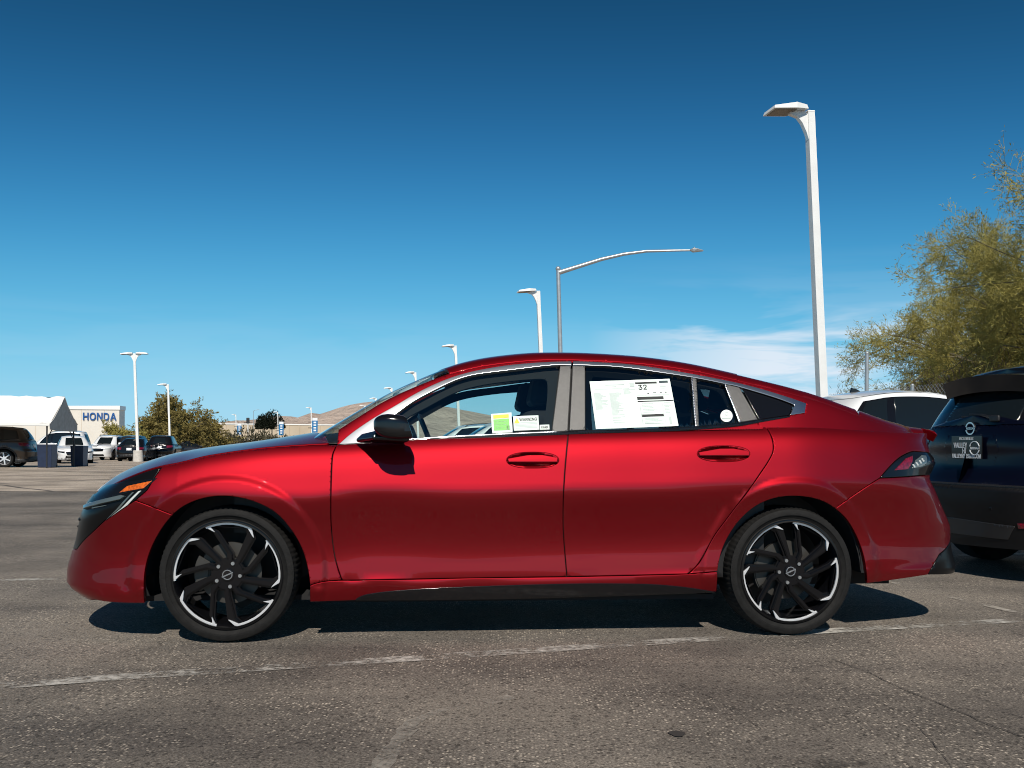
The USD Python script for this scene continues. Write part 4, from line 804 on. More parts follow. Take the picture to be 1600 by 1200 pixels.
rdoor = poly(Ldm, Ls[(Ls[:, 0] < Ldm[-1, 0]) & (Ls[:, 0] > Ldr[-1, 0])], Ldr[::-1], rim(float(SH.fu(Ldr[0, 0])), float(SH.fu(Ldm[0, 0])), -.001)[1:-1])
sill_b = spx([(484, 941), (700, 934), (900, 929), (1120, 925)])
sill = poly(Ls, spx([(1074, 897), (1121, 893)])[1:], AR[AR[:, 1] < .27][:6][::-1][-1:], sill_b[::-1])
q_tail = .62
Lb = spx([(1305, 795), (1340, 770), (1375, 747)])
LtTop, LtBot = spx([(1375, 747), (1412, 711), (1428, 705)]), spx([(1375, 747), (1415, 745), (1440, 743)])
zT0, zT1 = .790, .905
Ltop = np.vstack([LtTop, [(q_tail, zT1), (Q0, zT1)]]); Lbot = np.vstack([LtBot, [(q_tail, zT0), (Q0, zT0)]])
quarter = poly(Ldr, spx([(1074, 897), (1121, 893)])[1:], AR[(AR[:, 1] > .285) | (AR[:, 0] < AR[kR, 0])][:kR][1:] if False else AR[:kR + 1][AR[:kR + 1, 1] > .275], Lb[1:], LtTop[1:], [(q_tail, zT1)], np.c_[np.linspace(q_tail, SH.q_of(float(SH.fu(Ldr[0, 0]))), 60), .012 + SH.zt(SH.fu(np.linspace(q_tail, SH.q_of(float(SH.fu(Ldr[0, 0]))), 60)))][:-1])
diff_l = np.vstack([[(Q0, .50), (.30, .50), (.44, .49)], spx([(1468, 866), (1458, 884), (1450, 898.5)])])
bumper_r = poly(Lb, LtBot[1:], [(q_tail, zT0), (Q0, zT0)], diff_l, spx([(1450, 898.5), (1400, 906), (1354, 912)])[1:], AR[kR:][::-1])
diffuser = poly(diff_l, [(diff_l[-1, 0] - .20, .262), (Q0, .262)])
lamp_r = poly(Ltop, Lbot[::-1][:-1])
trunk_face = poly([(Q0, zT1), (q_tail, zT1)], np.c_[np.linspace(q_tail, Q0, 30), SH.zt(SH.fu(np.linspace(q_tail, 0, 30))) + .0])
sk = lambda p, **k: skin(p, SH.S, **k)
HND = []
for x0, x1, y0, y1 in ((792, 873, 707, 731), (1090, 1172, 697, 721)):
    yc = (y0 + y1) / 2; hw, hh = (x1 - x0) / 2, (y1 - y0) / 2; xc = (x0 + x1) / 2; t_ = np.linspace(0, 2 * np.pi, 60)[:-1]
    rec = inv_s(np.c_[xc + hw * np.sign(np.cos(t_)) * np.abs(np.cos(t_)) ** .8, yc + hh * np.sin(t_)]); HND.append((rec, inv_s([(x0 + 2, yc - 1), (xc - 8, yc - 6.5), (xc + 14, yc - 6.8), (x1 - 3, yc - 2.5), (x1 - 3.5, yc + 2.5), (xc + 10, yc + 2.0), (xc - 10, yc + 2.5), (x0 + 3, yc + 2.5)])))
fdoor = fdoor.difference(Polygon(HND[0][0])); rdoor = rdoor.difference(Polygon(HND[1][0]))
for nm, p, mt, kw in [("front_fender", fender, "red", dict(hi=.0105)), ("front_door", fdoor, "red", {}), ("rear_door", rdoor, "red", {}), ("sill", sill, "red", {}), ("quarter_panel", quarter, "red", dict(hi=.0105))]:
    both(nm, sk(p, **kw), M[mt])
for nm, p, mt in [("front_bumper", bumper_f, "red"), ("grille", grille, "grille_black"), ("rear_bumper", bumper_r, "red"), ("rear_diffuser", diffuser, "grille_black"), ("trunk_face", trunk_face, "red")]:
    v = sk(p, out=(1, -1, 0) if "r" == nm[0] or "t" == nm[0] else (-1, -1, 0), gap=.0018)
    objn(nm, *seamed(v), M[mt], RC)
# lamps
v = sk(lamp_r, out=(1, -.6, 0)); halves("tail_lamp", v, M["black_gloss"], RC)
def patch(name, px, mtl, off=.002, h=.008, parent=None, g=False, far=True, label=None, depth=.006, gap=0.0, hb=.008, edge=.0012):
    if g: v = skin(poly(gpx(px, 4) if len(px) > 60 else inv_g(np.array(px, float))), CB.side, gap=gap, hb=hb, hi=.02, depth=depth, off=off, edge=edge)
    else: v = skin(poly(inv_s(np.array(px, float))), SH.S, gap=gap, hb=hb, hi=.015, depth=depth, off=off, edge=edge)
    return both(name, v, mtl, label, parent=parent, far=far)
patch("tail_lamp_glow", [(1397, 735), (1414, 717), (1426, 712), (1419, 733)], M["tail_red"])
patch("tail_lamp_strip", [(1425, 732), (1430, 719), (1440, 711), (1447, 712), (1445, 728)], M["lamp_grey"])
for a in ((1428, 731), (1433, 728), (1438, 725), (1442, 722)):
    patch("tail_lamp_bar", [(a[0], a[1]), (a[0] - 3, a[1] - 5), (a[0] - 1, a[1] - 6), (a[0] + 2.2, a[1] - 1)], M["lamp_white"], off=.004)
patch("headlight", [(165, 759), (205, 752), (246, 747), (227, 764), (205, 768), (190, 773), (150, 783), (147, 775)], M["black_gloss"])
patch("turn_signal", [(187, 770), (199, 760), (238, 751.5), (225, 763)], M["amber"], off=.004)
patch("daytime_lamp", [(217, 767.5), (221, 767), (200, 789), (174, 807), (190, 794)], M["lamp_white"], off=.004)
patch("daytime_lamp", [(207, 769.5), (210, 769), (187, 795), (165, 813.5), (182, 796)], M["lamp_grey"], off=.004)
patch("light_bar", [(134, 791), (146, 786.5), (192, 774.5), (197, 776), (190, 781), (134, 796)], M["lamp_grey"], off=.014, depth=.014, edge=.003)
patch("bumper_lip_light", [(144, 793), (165, 789.5), (168, 790), (144, 795)], M["lamp_grey"], off=.003)
for k_, z_ in enumerate((.425, .465, .505, .545)):
    v = sk(Polygon([(Qc, z_), (SH.Q - .34 - .10 * k_, z_ + .004), (SH.Q - .36 - .10 * k_, z_ + .016), (Qc, z_ + .014)]), out=(-1, -1, 0), off=.006, depth=.008, edge=.002, gap=.0018, hi=.03); objn("grille_slat", *seamed(v), M["black_satin"], RC)
_e = SH.S(np.array([[SH.Q, .60]]))[0]; _r = Point(0, 0).buffer(.062, 40).difference(Point(0, 0).buffer(.050, 40)).difference(sbox(-.08, -.012, .08, .012)).union(sbox(-.07, -.007, .07, .007)); _m = extrude(_r, .008); _v = _m.vertices
obj("emblem", trimesh.Trimesh(np.c_[_e[0] - .012 - _v[:, 2], CW - _v[:, 0], .60 + _v[:, 1]], _m.faces, process=False), M["chrome"], RC)
# side skirt
sk_t = spx([(556, 936), (575, 928), (620, 922.5), (690, 918), (800, 914), (900, 911.5), (1000, 912), (1060, 916), (1118, 925)]); sk_b = spx([(1118, 925.5), (950, 931.5), (800, 935.5), (556, 938)])
both("side_skirt", skin(poly(sk_t, sk_b), SH.S, gap=0, hb=.010, hi=.012, off=.004, depth=.02, edge=.0015), M["black_gloss"])
# bonnet, roof, glass
ue = float(SH.fu(Ldf[0, 0])) - .03
ru = np.linspace(ue, SH.umin + .3, 10); rq = np.linspace(SH.q_of(ue), SH.Q, 90); rp = SH.S(np.c_[rq, SH.zt(SH.fu(rq))])[:, :2]
rp = rp[np.r_[True, np.diff(np.minimum.accumulate(rp[:, 0])) < 0]] if False else rp
half = np.vstack([[(ue - .16, CW), (ue - .12, CW - .35), (ue - .05, .35)], rp + [0, .004]])
hp = Polygon(np.vstack([half, (half * [1, -1] + [0, 2 * CW])[::-1]])).buffer(0)
objn("bonnet", *skin(hp, hood, gap=.004, hb=.02, hi=.035, depth=.02, edge=.005, out=(0, 0, 1)), M["red"], RC)
objn("cowl", *skin(Polygon([(ue - .2, .3), (ue - .2, 2 * CW - .3), (ue + .35, 2 * CW - .2), (ue + .35, .2), (ue - .04, .2)]), lambda x: hood(x) - [0, 0, .02], hb=.05, hi=.08, depth=0, out=(0, 0, 1)), M["black_satin"], RC)
def ve(u, m=0.0): return CB.side(np.c_[u, CB.ze(u)])[:, 1] + m
def band(front, back, m):
    """top sheet between two (side station, centre station) curves, margin m inside the edge"""
    u = np.linspace(front[0], back[0], 70); s1 = np.c_[u, ve(u, m)]
    def bow(c): t = np.linspace(0, 1, 14)[1:]; v0 = float(ve(np.array([c[0]]), m)[0]); return np.c_[c[0] + (c[1] - c[0]) * (1 - (1 - t) ** 2), v0 + (CW - v0) * t]
    h = np.vstack([bow(front)[::-1], s1, bow(back)])
    return Polygon(np.vstack([h, (h * [1, -1] + [0, 2 * CW])[::-1]])).buffer(0)
tp = lambda p, **k: skin(p, CB.top, out=(0, 0, 1), **{**dict(hb=.012, hi=.022), **k})
objn("roof", *tp(band((1.03, .95), (2.50, 2.62), -.005), gap=.001, edge=.003, off=.0016), M["red"], RC)
wsb = band((.41, .16), (1.028, .948), .010); rgb = band((2.503, 2.623), (3.16, 3.30), .05)
objn("windscreen", *tp(wsb, gap=.002, depth=.004, off=-.002, edge=.001), M["glass_front"], RC)
objn("rear_window", *tp(rgb, gap=.002, depth=.004, off=-.002, edge=.001), M["glass_dark"], RC)
for nm, fr, bk in (("windscreen_pillar", (.47, .47), (1.118, 1.118)), ("rear_pillar", (2.503, 2.503), (3.16, 3.16))):
    u = np.linspace(fr[0], bk[0], 50); m = .012 if nm[0] == "w" else .05
    if nm[0] == "w": continue
    v = skin(Polygon(np.vstack([np.c_[u, ve(u, -.005)], np.c_[u, ve(u, m)][::-1]])), CB.top, gap=0, hb=.012, hi=.012, depth=.01, edge=.002, off=.0016, out=(0, 0, 1)); both(nm, v, M["red"])
ud = np.linspace(3.16, 3.66, 30)
dk = np.vstack([[(3.30, CW), (3.27, .55)], np.c_[ud, ve(ud, -.004)], [(3.70, ve(np.array([3.66]))[0] + .10), (3.75, .55), (3.775, CW)]])
objn("boot_lid", *tp(Polygon(np.vstack([dk, (dk * [1, -1] + [0, 2 * CW])[::-1]])).buffer(0), gap=.002, edge=.006, depth=.05), M["red"], RC)
# side: glass, pillars, chrome
sg = lambda p, **k: skin(p, CB.side, hb=k.pop("hb", .014), hi=k.pop("hi", .03), **k)
G = lambda pts, smooth=True: inv_g(crv(pts, 6)) if smooth else inv_g(np.array(pts, float))
ch_out = [(527, 697), (548, 678), (575, 659), (607, 640), (655, 612), (705, 590), (755, 577), (805, 569.5), (850, 566), (893, 564.5)]
ch_in = [(893, 571.5), (850, 572.5), (805, 578), (755, 584), (705, 597.5), (655, 622.5), (622, 645), (603, 660), (592, 674), (588, 690)]
ch_out2 = [(895, 564.5), (935, 566), (1010, 572.5), (1085, 585), (1155, 599), (1210, 614), (1259.5, 630.5)]
ch_in2 = [(1241, 633), (1210, 621.5), (1155, 605), (1131, 600), (1080, 590), (1010, 579.5), (960, 573.5), (914, 571.5), (895, 571.5)]
chrome_v = joined(sg(poly(G(ch_out), G(ch_in)), gap=.0006, off=.004, depth=.016, edge=.0022, hi=.008, hb=.006), sg(poly(G(ch_out2), inv_g([(1257, 645.5), (1234, 649), (1241, 633.5)]), G(ch_in2)[1:]), gap=.0006, off=.004, depth=.016, edge=.0022, hi=.008, hb=.006))
both("window_trim", chrome_v, M["chrome"])
belt = [(588, 689.5), (640, 687), (730, 681.5), (860, 675), (914, 672.5), (1060, 668), (1085, 666.5), (1155, 660.5), (1184, 656), (1234, 649)]
bt = G(belt); ub = np.linspace(bt[0, 0], bt[-1, 0], 60)
beltline = lambda u: np.interp(u, bt[:, 0], bt[:, 1])
bl_lo = lambda u: beltline(u) - .018 + .010 * np.clip((u - 2.5) / .3, 0, 1)
both("belt_strip", sg(poly(gline(beltline, bt[0, 0], bt[-1, 0]), gline(bl_lo, bt[-1, 0], bt[0, 0])), gap=.0005, off=.003, depth=.014, edge=.002, hi=.01), M["black_gloss"])
wb = G([(640, 686), (730, 680.5), (870, 674.2)]); 
both("belt_chrome", sg(poly(wb + [0, -.0005], (wb + [0, -.0065])[::-1]), gap=.0002, off=.007, depth=.01, edge=.001, hi=.01), M["chrome"])
lo_ = np.linspace(.9, 2.585, 90); hi_z = bl_lo(lo_) + .004; both("door_top", sg(Polygon(np.vstack([np.c_[lo_, SH.zt(lo_) - .001], np.c_[lo_, np.maximum(hi_z, SH.zt(lo_) + .003)][::-1]])), gap=0, edge=.001, hi=.012, depth=.01), M["red"])
glass_f = [(588, 690), (592, 675), (603, 661), (622, 646), (656, 623.5), (705, 598.5), (755, 585), (805, 579), (850, 573.5), (874, 573)]
gl_f = sg(poly(G(glass_f), inv_g([(862, 675)]), G(belt[:4])[::-1]), gap=.001, off=-.006, depth=.004, edge=.001)
both("front_side_window", gl_f, M["glass_clear"])
gl_r = sg(poly(G([(915, 572.5), (960, 574.5), (1010, 580.5), (1079, 591)]), inv_g([(1085.5, 666)]), G(belt[4:6])[::-1]), gap=.001, off=-.006, depth=.004, edge=.001)
both("rear_side_window", gl_r, M["glass_dark"])
both("rear_quarter_light", sg(poly(inv_g([(1089, 593), (1131, 601.5), (1154, 660), (1092, 666)])), gap=.001, off=-.006, depth=.004, edge=.001), M["glass_dark"])
both("fixed_quarter_window", sg(poly(inv_g([(1160, 607), (1185, 614.5), (1210, 622.5), (1240, 634), (1233, 648), (1186, 655)])), gap=.001, off=-.002, depth=.004, edge=.001), M["black_gloss"])
pill = [[(875, 572), (892.3, 571.8), (887, 674), (862, 675)], [(894.5, 571.8), (914, 572), (914.5, 672), (889.5, 673)], [(1133, 600.5), (1155, 605.5), (1184, 655.5), (1156.5, 660)]]
for k, p in enumerate(pill): both("pillar_cover", sg(poly(inv_g(p)), gap=.0006, off=.003, depth=.02, edge=.003), M["pillar"])
both("window_bar", sg(poly(inv_g([(1079.5, 590.5), (1088, 592), (1092, 666), (1086, 666.5)])), gap=.0004, off=.003, depth=.015, edge=.002, hi=.01), M["pillar"])
both("window_bar_edge", sg(poly(inv_g([(1079.5, 590.5), (1081.5, 591), (1088, 666.3), (1086, 666.5)])), gap=.0, off=.005, depth=.006, edge=.0008, hi=.01), M["chrome"])
both("window_bar_edge", sg(poly(inv_g([(1131, 600.5), (1133.5, 601), (1157, 660), (1154.5, 660.2)])), gap=.0, off=.005, depth=.006, edge=.0008, hi=.01), M["chrome"])
# the red roof rail and rear pillar, one pressing
rz = lambda u: SH.zt(u) + .0005
ze = lambda u: CB.ze(u)
uA, uB = float(inv_g([(527, 697)])[0, 0]), 3.66
rail = poly(G(ch_out), G(ch_out2), inv_g([(1257, 645.5), (1234, 649)]), G([(1234, 649), (1184, 656)])[1:], [(2.575, rz(2.575))], gline(rz, 2.6, uB, 40), gline(ze, uB, uA, 120))
rail = rail.union(LineString(np.vstack([G(ch_out), G(ch_out2)])).buffer(.005)).intersection(poly(gline(lambda u: SH.zt(u) - .01, uA - .02, uB), gline(ze, uB, uA - .02, 160)))
rail = max(getattr(rail, "geoms", [rail]), key=lambda g: g.area)
both("body_side", sg(rail, gap=0, edge=.0006, hi=.011, hb=.007), M["red"])
# dark lining behind the gaps, floor, wheel wells
side_all = poly(rim(-.50, 3.45), [(q_at(3.45), .32), (q_at(3.0), .30), (q_at(2.3), .24), (q_at(.4), .20), (q_at(-.50), .20)])
for h in (0.0, 2.707):
    side_all = side_all.difference(affinity.translate(Point(0, 0).buffer(.385), q_at(h), .322))
v = sk(side_all, off=-.03, depth=0, hi=.06, hb=.05); both("inner_panel", v, M["dark_inside"])
for h in (0.0, 2.707):
    t = np.radians(np.linspace(-3, 183, 40)); a = np.c_[h + .388 * np.cos(t), .322 + .388 * np.sin(t)]; o = np.c_[h + .405 * np.cos(t), .322 + .405 * np.sin(t)]
    pl = Polygon(np.vstack([a, o[::-1]])); lin = xz(extrude(pl, .29, -.40)); bk = xz(extrude(Polygon(np.vstack([a, [(h, .1)]])).buffer(0), .01, -.41))
    for s in (0, 1):
        m = cat_([lin, bk]); v = m.vertices.copy()
        if s: v[:, 1] = 2 * CW - v[:, 1]
        obj("wheel_well", trimesh.Trimesh(v, m.faces if not s else m.faces[:, ::-1], process=False), M["black_satin"], RC)
obj("underbody", cat_([bx(-.60, .44, .20, 2 * CW - .20, .175, .20), bx(2.3, 3.20, .40, 2 * CW - .40, .28, .31), bx(.40, 2.34, .12, 2 * CW - .12, .175, .20), bx(.45, 2.25, .10, 2 * CW - .10, .20, .26), bx(-.55, .42, .42, 2 * CW - .42, .2, .62), bx(2.3, 3.4, .42, 2 * CW - .42, .2, .80), bx(-.60, -.40, .30, 2 * CW - .30, .19, .5), bx(3.13, 3.40, .35, 2 * CW - .35, .3, .9)]), M["dark_inside"], RC)
# cabin inside
obj("dashboard", cat_([rbox(.30, .82, .18, 2 * CW - .18, .62, .90, .06), rbox(.76, .90, .32, .86, .80, .955, .04), bx(.0, .5, .2, 2 * CW - .2, .5, .86)]), M["black_satin"], RC, 40)
st = revolve_y([(-.013, .185), (0, .198), (.013, .185), (0, .172)], 40); st = cat_([st, bx(-.17, .17, -.012, .012, -.02, .02), rbox(-.05, .05, -.02, .03, -.05, .05, .015), bx(-.018, .018, -.01, .01, -.17, 0)])
st.apply_transform(trimesh.transformations.rotation_matrix(math.pi / 2, (0, 0, 1))); st.apply_transform(trimesh.transformations.rotation_matrix(math.radians(-22), (0, 1, 0))); st.apply_translation((.95, .55, .91))
obj("steering_wheel", st, M["black_satin"], RC, 40)
def seat(u, v0, v1):
    c = (v0 + v1) / 2
    s = sub("seat", RC)
    obj("cushion", rbox(u - .45, u + .05, v0, v1, .32, .50, .06), M["black_cloth"], s, 40)
    obj("backrest", hull([(u + .02, v0 + .06, .46), (u + .02, v1 - .06, .46), (u + .11, v0 + .06, .46), (u + .11, v1 - .06, .46), (u + .22, v0 + .10, 1.06), (u + .22, v1 - .10, 1.06), (u + .30, v0 + .10, 1.06), (u + .30, v1 - .10, 1.06)], .05), M["black_cloth"], s, 40)
    obj("head_rest", hull([(u + .25, c - .09, 1.17), (u + .25, c + .09, 1.17), (u + .27, c - .08, 1.27), (u + .27, c + .08, 1.27), (u + .32, c - .08, 1.18), (u + .32, c + .08, 1.26)], .035), M["black_cloth"], s, 40)
seat(1.24, .30, .82); seat(1.24, 2 * CW - .82, 2 * CW - .30); seat(2.26, .32, .88); seat(2.26, 2 * CW - .88, 2 * CW - .32)
hl = Polygon(np.vstack([np.c_[np.linspace(1.15, 2.55, 40), ve(np.linspace(1.15, 2.55, 40), .02)], [(2.55, CW)], [(1.15, CW)]])); hl2 = affinity.scale(hl, 1, -1, origin=(0, CW)); 
objn("headliner", *skin(hl.union(hl2.buffer(.001)), lambda x: CB.top(x) - [0, 0, .045], gap=0, hb=.05, hi=.07, depth=0, out=(0, 0, -1)), M["dark_inside"], RC)
dc = poly(gline(lambda u: 0 * u + .28, .5, 2.6), gline(lambda u: SH.zt(u) - .0, 2.6, .5))
halves("door_lining", skin(dc, lambda x: np.c_[x[:, 0], .13 + 0 * x[:, 0], x[:, 1]], gap=0, hb=.08, hi=.1, depth=0), M["black_satin"], RC)
# rims of the openings inside the glass, far and near: dark bands that frame the windows
fr_o = G([(585, 690), (590, 672), (600, 659), (620, 643), (655, 620), (705, 595), (755, 582), (805, 576), (850, 570), (895, 569), (960, 571), (1010, 577), (1080, 588), (1131, 598), (1160, 605), (1210, 620), (1243, 633), (1236, 650)])
fr = poly(fr_o, gline(lambda u: beltline(u) - .02, bt[-1, 0], bt[0, 0]))
for w_ in ([(600, 690), (604, 673), (628, 652), (660, 634), (708, 609), (757, 595), (806, 588.5), (840, 586), (856, 592), (853, 640), (846, 675)], [(928, 674), (926, 592), (933, 583), (1008, 590), (1070, 600), (1078, 668)], [(1095, 668), (1092, 606), (1098, 601), (1125, 607), (1146, 661)]):
    fr = fr.difference(poly(inv_g(crv(w_, 6))))
both("window_frame", sg(fr, gap=0, off=-.035, depth=.01, edge=.001), M["dark_inside"])
# mirrors
def mirror_part(s):
    def Y(v): return v if not s else 2 * CW - v
    e_ = trimesh.creation.icosphere(4); q = e_.vertices.copy(); q = np.sign(q) * np.abs(q) ** .55; q /= np.abs(q).max(0)
    tap = 1 - .30 * np.clip(-q[:, 0], 0, 1) ** 2
    w = np.c_[.762 + .083 * q[:, 0], -.100 + .072 * q[:, 1] * tap, 1.012 + (.056 * q[:, 2] * tap - .006 * q[:, 0]) ]; w[:, 0] = np.where(q[:, 0] > .75, .845 - .02 * q[:, 2] - .012 * (1 - np.abs(q[:, 1])), w[:, 0])
    w[:, 1] = Y(w[:, 1]); sh_ = trimesh.Trimesh(w, e_.faces if not s else e_.faces[:, ::-1], process=False)
    B = [sh_, hull([(.60, Y(.078), .950), (.80, Y(.085), .945), (.68, Y(-.07), .962), (.83, Y(-.07), .955), (.62, Y(.07), .968), (.70, Y(-.06), .985), (.83, Y(-.06), .98)], .012)]
    return B
for s in (0, 1):
    B = mirror_part(s); m = sub("door_mirror", RC)
    obj("mirror_shell", B[0], M["black_gloss"], m, 60); obj("mirror_arm", B[1], M["black_gloss"], m, 60)
# handles
for rec, bar in HND:
    pg = Polygon(rec); c_ = np.array(pg.centroid.coords[0]); hx_, hy_ = np.abs(rec - c_).max(0)
    def dent(x, c_=c_, hx_=hx_, hy_=hy_): r2_ = np.clip(((x - c_) / [hx_, hy_]) ** 2, 0, 1).sum(1); return SH.S(x) + np.c_[0 * r2_, .030 * np.clip(1 - r2_, 0, 1) ** .7 + .001, 0 * r2_]
    v = skin(pg, dent, gap=-.001, hb=.006, hi=.009, depth=0, edge=.0008); hs = both("door_handle", v, M["red"]); pa = SH.S(bar)
    for k, o in enumerate(hs):
        pts = np.vstack([pa + [0, .002, 0], pa + [0, -.010, .001]])
        if k: pts[:, 1] = 2 * CW - pts[:, 1]
        obj("grip", hull(pts, .004), M["red"], o, 50)
# wheels
W = {}
for k, (u, ph) in enumerate(((0.0, 0.0), (2.707, 26.6))):
    for s in (0, 1):
        pos = (u, .05 if not s else 2 * CW - .05, .318)
        sport_wheel(RC, pos, ph if not s else -ph, bool(s)); brake(RC, pos, bool(s))
# paper in the windows
pp = inv_g([(921, 596.5), (1046, 592.5), (1060, 666), (931, 671)]); pp3 = CB.side(pp)
def paper_fn(quad):
    q = np.asarray(quad, float)
    def f(a, b): a, b = np.asarray(a, float)[:, None], np.asarray(b, float)[:, None]; return (q[0] * (1 - a) + q[1] * a) * (1 - b) + (q[3] * (1 - a) + q[2] * a) * b
    return f
def sheet(name, quad_px, mtl, off, label=None, parent=None, items=()):
    g = inv_g(quad_px); w = CB.side(g); n = grid_normals(CB.side, g); n = n * np.sign(-n[:, 1:2]); f = paper_fn(w + n * off); nn = n.mean(0)
    def quad(a0, b0, a1, b1, lift):
        a, b = np.meshgrid(np.linspace(a0, a1, 5), np.linspace(b0, b1, 3)); p = f(a.ravel(), b.ravel()) + nn * lift
        i, j = np.meshgrid(np.arange(4), np.arange(2)); k = (j * 5 + i).ravel(); fc = np.vstack([np.c_[k, k + 1, k + 6], np.c_[k, k + 6, k + 5]])
        top = trimesh.Trimesh(np.vstack([p, p - nn * .0006]), np.vstack([fc[:, ::-1], fc + 15]), process=False); return top
    s = obj(name, quad(0, 0, 1, 1, 0), mtl, parent or RC, **({"label": label} if label else {}))
    groups = {}
    for (m_, a0, b0, a1, b1) in items: groups.setdefault(m_, []).append(quad(a0, b0, a1, b1, .0012))
    for m_, q in groups.items(): obj("print", cat_(q), M[m_], s)
    def text(txt, a0, b0, height, mtl2, bold=False, width=None):
        t = meshkit.text_mesh(txt, 1.0, .02, bold); v = t.vertices
        W_ = np.linalg.norm(f([1.], [0.]) - f([0.], [0.])); H_ = np.linalg.norm(f([0.], [1.]) - f([0.], [0.]))
        sx = height * H_ / W_ if width is None else width / v[:, 0].max()
        t.vertices = f(a0 + v[:, 0] * sx, b0 - v[:, 1] * height) + nn * (.0015 + v[:, 2:3] * .01); obj("lettering", t, mtl2, s)
    return s, text
rr = random.Random(4); lines = []
for (x0, x1, y0, y1, den) in ((.03, .20, .26, .62, .92), (.22, .38, .26, .90, .92), (.40, .55, .18, .30, .8), (.05, .55, .175, .18, 1)):
    y = y0
    while y < y1:
        if rr.random() < den: lines.append(("ink_grey", x0, y, x0 + (x1 - x0) * rr.uniform(.45, 1), min(y + .009, y1)))
        y += .022
lines += [("ink", .56, .055, .83, .092), ("lamp_grey", .86, .04, .97, .085), ("ink_grey", .18, .085, .42, .10), ("ink_grey", .27, .125, .32, .14), ("ink_grey", .49, .06, .545, .15), ("ink", .555, .37, .88, .43), ("ink", .555, .455, .995, .475), ("ink", .575, .74, .845, .79),
          ("ink_grey", .56, .33, .96, .336), ("ink_grey", .66, .24, .664, .34), ("ink_grey", .90, .80, .93, .95), ("ink_grey", .86, .155, .94, .165), ("ink_grey", .87, .19, .93, .20), ("ink", .69, .295, .71, .31), ("ink", .76, .285, .80, .295), ("ink", .85, .285, .87, .30), ("ink", .91, .28, .93, .295),
          ("ink_grey", .57, .56, .58, .94), ("ink_grey", .58, .93, .84, .936), ("ink_grey", .85, .50, .855, .94)]
for y in np.arange(.51, .70, .03): lines.append(("ink_grey", .60, y, .60 + rr.uniform(.12, .22), y + .008))
for y in np.arange(.82, .92, .025): lines.append(("ink_grey", .60, y, .60 + rr.uniform(.15, .22), y + .008))
for y in np.arange(.50, .72, .03): lines.append(("ink_grey", .87, y, .87 + rr.uniform(.04, .09), y + .008))
sh, tx = sheet("price_sheet", [(921, 596.5), (1046, 592.5), (1060, 666), (931, 671)], M["paper"], .004, "large white printed price sheet taped in the rear door window", items=lines)
tx("32", .585, .215, .10, M["ink"], True)
sh, tx = sheet("green_sticker", [(767, 647.5), (799, 645), (801, 676), (769, 677.5)], M["paper"], .004, "white square sticker with a green and yellow print", items=[("yellow_print", .10, .08, .86, .26), ("green_print", .10, .30, .86, .88), ("ink_grey", .72, .66, .92, .86), ("paper", .14, .42, .7, .45), ("paper", .14, .58, .7, .61), ("paper", .14, .74, .6, .77)])
sh, tx = sheet("warning_sticker", [(801.5, 651), (841, 649.5), (842.5, 672), (803, 673.5)], M["paper"], .004, "white warning sticker with a yellow triangle", items=[("ink_grey", .06, y, .94, y + .03) for y in (.46, .55, .64, .73, .82)])
tx("WARNING", .235, .36, .20, M["ink"], True, .70)
tri = trimesh.Trimesh([(0, 0, 0), (1, 0, 0), (.5, .9, 0)], [[0, 1, 2]])
sh2, tx2 = sheet("warning_triangle", [(803.2, 653), (811.5, 652.7), (811.7, 661.5), (803.4, 661.8)], M["paper"], .0042, None, parent=sh)
v0 = inv_g([(803.2, 661.5), (811.6, 661), (807.3, 653)]); w0 = CB.side(v0) + [0, -.0062, 0]
obj("triangle", trimesh.Trimesh(np.vstack([w0, w0 + [0, .0008, 0]]), [[0, 1, 2], [3, 5, 4]], process=False), M["yellow_print"], sh)
sh, tx = sheet("small_sticker", [(843, 664.5), (858, 664), (858.5, 671.5), (843.5, 672)], M["paper"], .004, "tiny white sticker lettered KARR at the window corner")
tx("KARR", .14, .78, .52, M["ink"], True, .72)
cc = inv_g(np.c_[1135 + 9.6 * np.cos(np.linspace(0, 2 * np.pi, 30)[:-1]), 650 + 9.6 * np.sin(np.linspace(0, 2 * np.pi, 30)[:-1])])
cs = objn("round_sticker", *skin(poly(cc), CB.side, gap=0, hb=.006, hi=.012, depth=.001, off=.002, edge=.0005), M["white_paint"], RC, label="round white sticker with grey print on the rear quarter glass")
for (x, y, r_) in ((1135, 647, 3.0),):
    th = np.linspace(0, 2 * np.pi, 24)[:-1]
    rg_ = Polygon(inv_g(np.c_[x + r_ * np.cos(th), y + r_ * np.sin(th)])).difference(Polygon(inv_g(np.c_[x + r_ * .6 * np.cos(th), y + r_ * .6 * np.sin(th)])))
    objn("print", *skin(rg_, CB.side, gap=0, hb=.004, hi=.01, depth=.0005, off=.0032, edge=.0003), M["ink_grey"], cs)
objn("print", *skin(poly(inv_g([(1128, 653), (1142, 652.5), (1142, 654.5), (1128, 655)])), CB.side, gap=0, hb=.004, hi=.01, depth=.0005, off=.0032, edge=.0003), M["ink_grey"], cs)

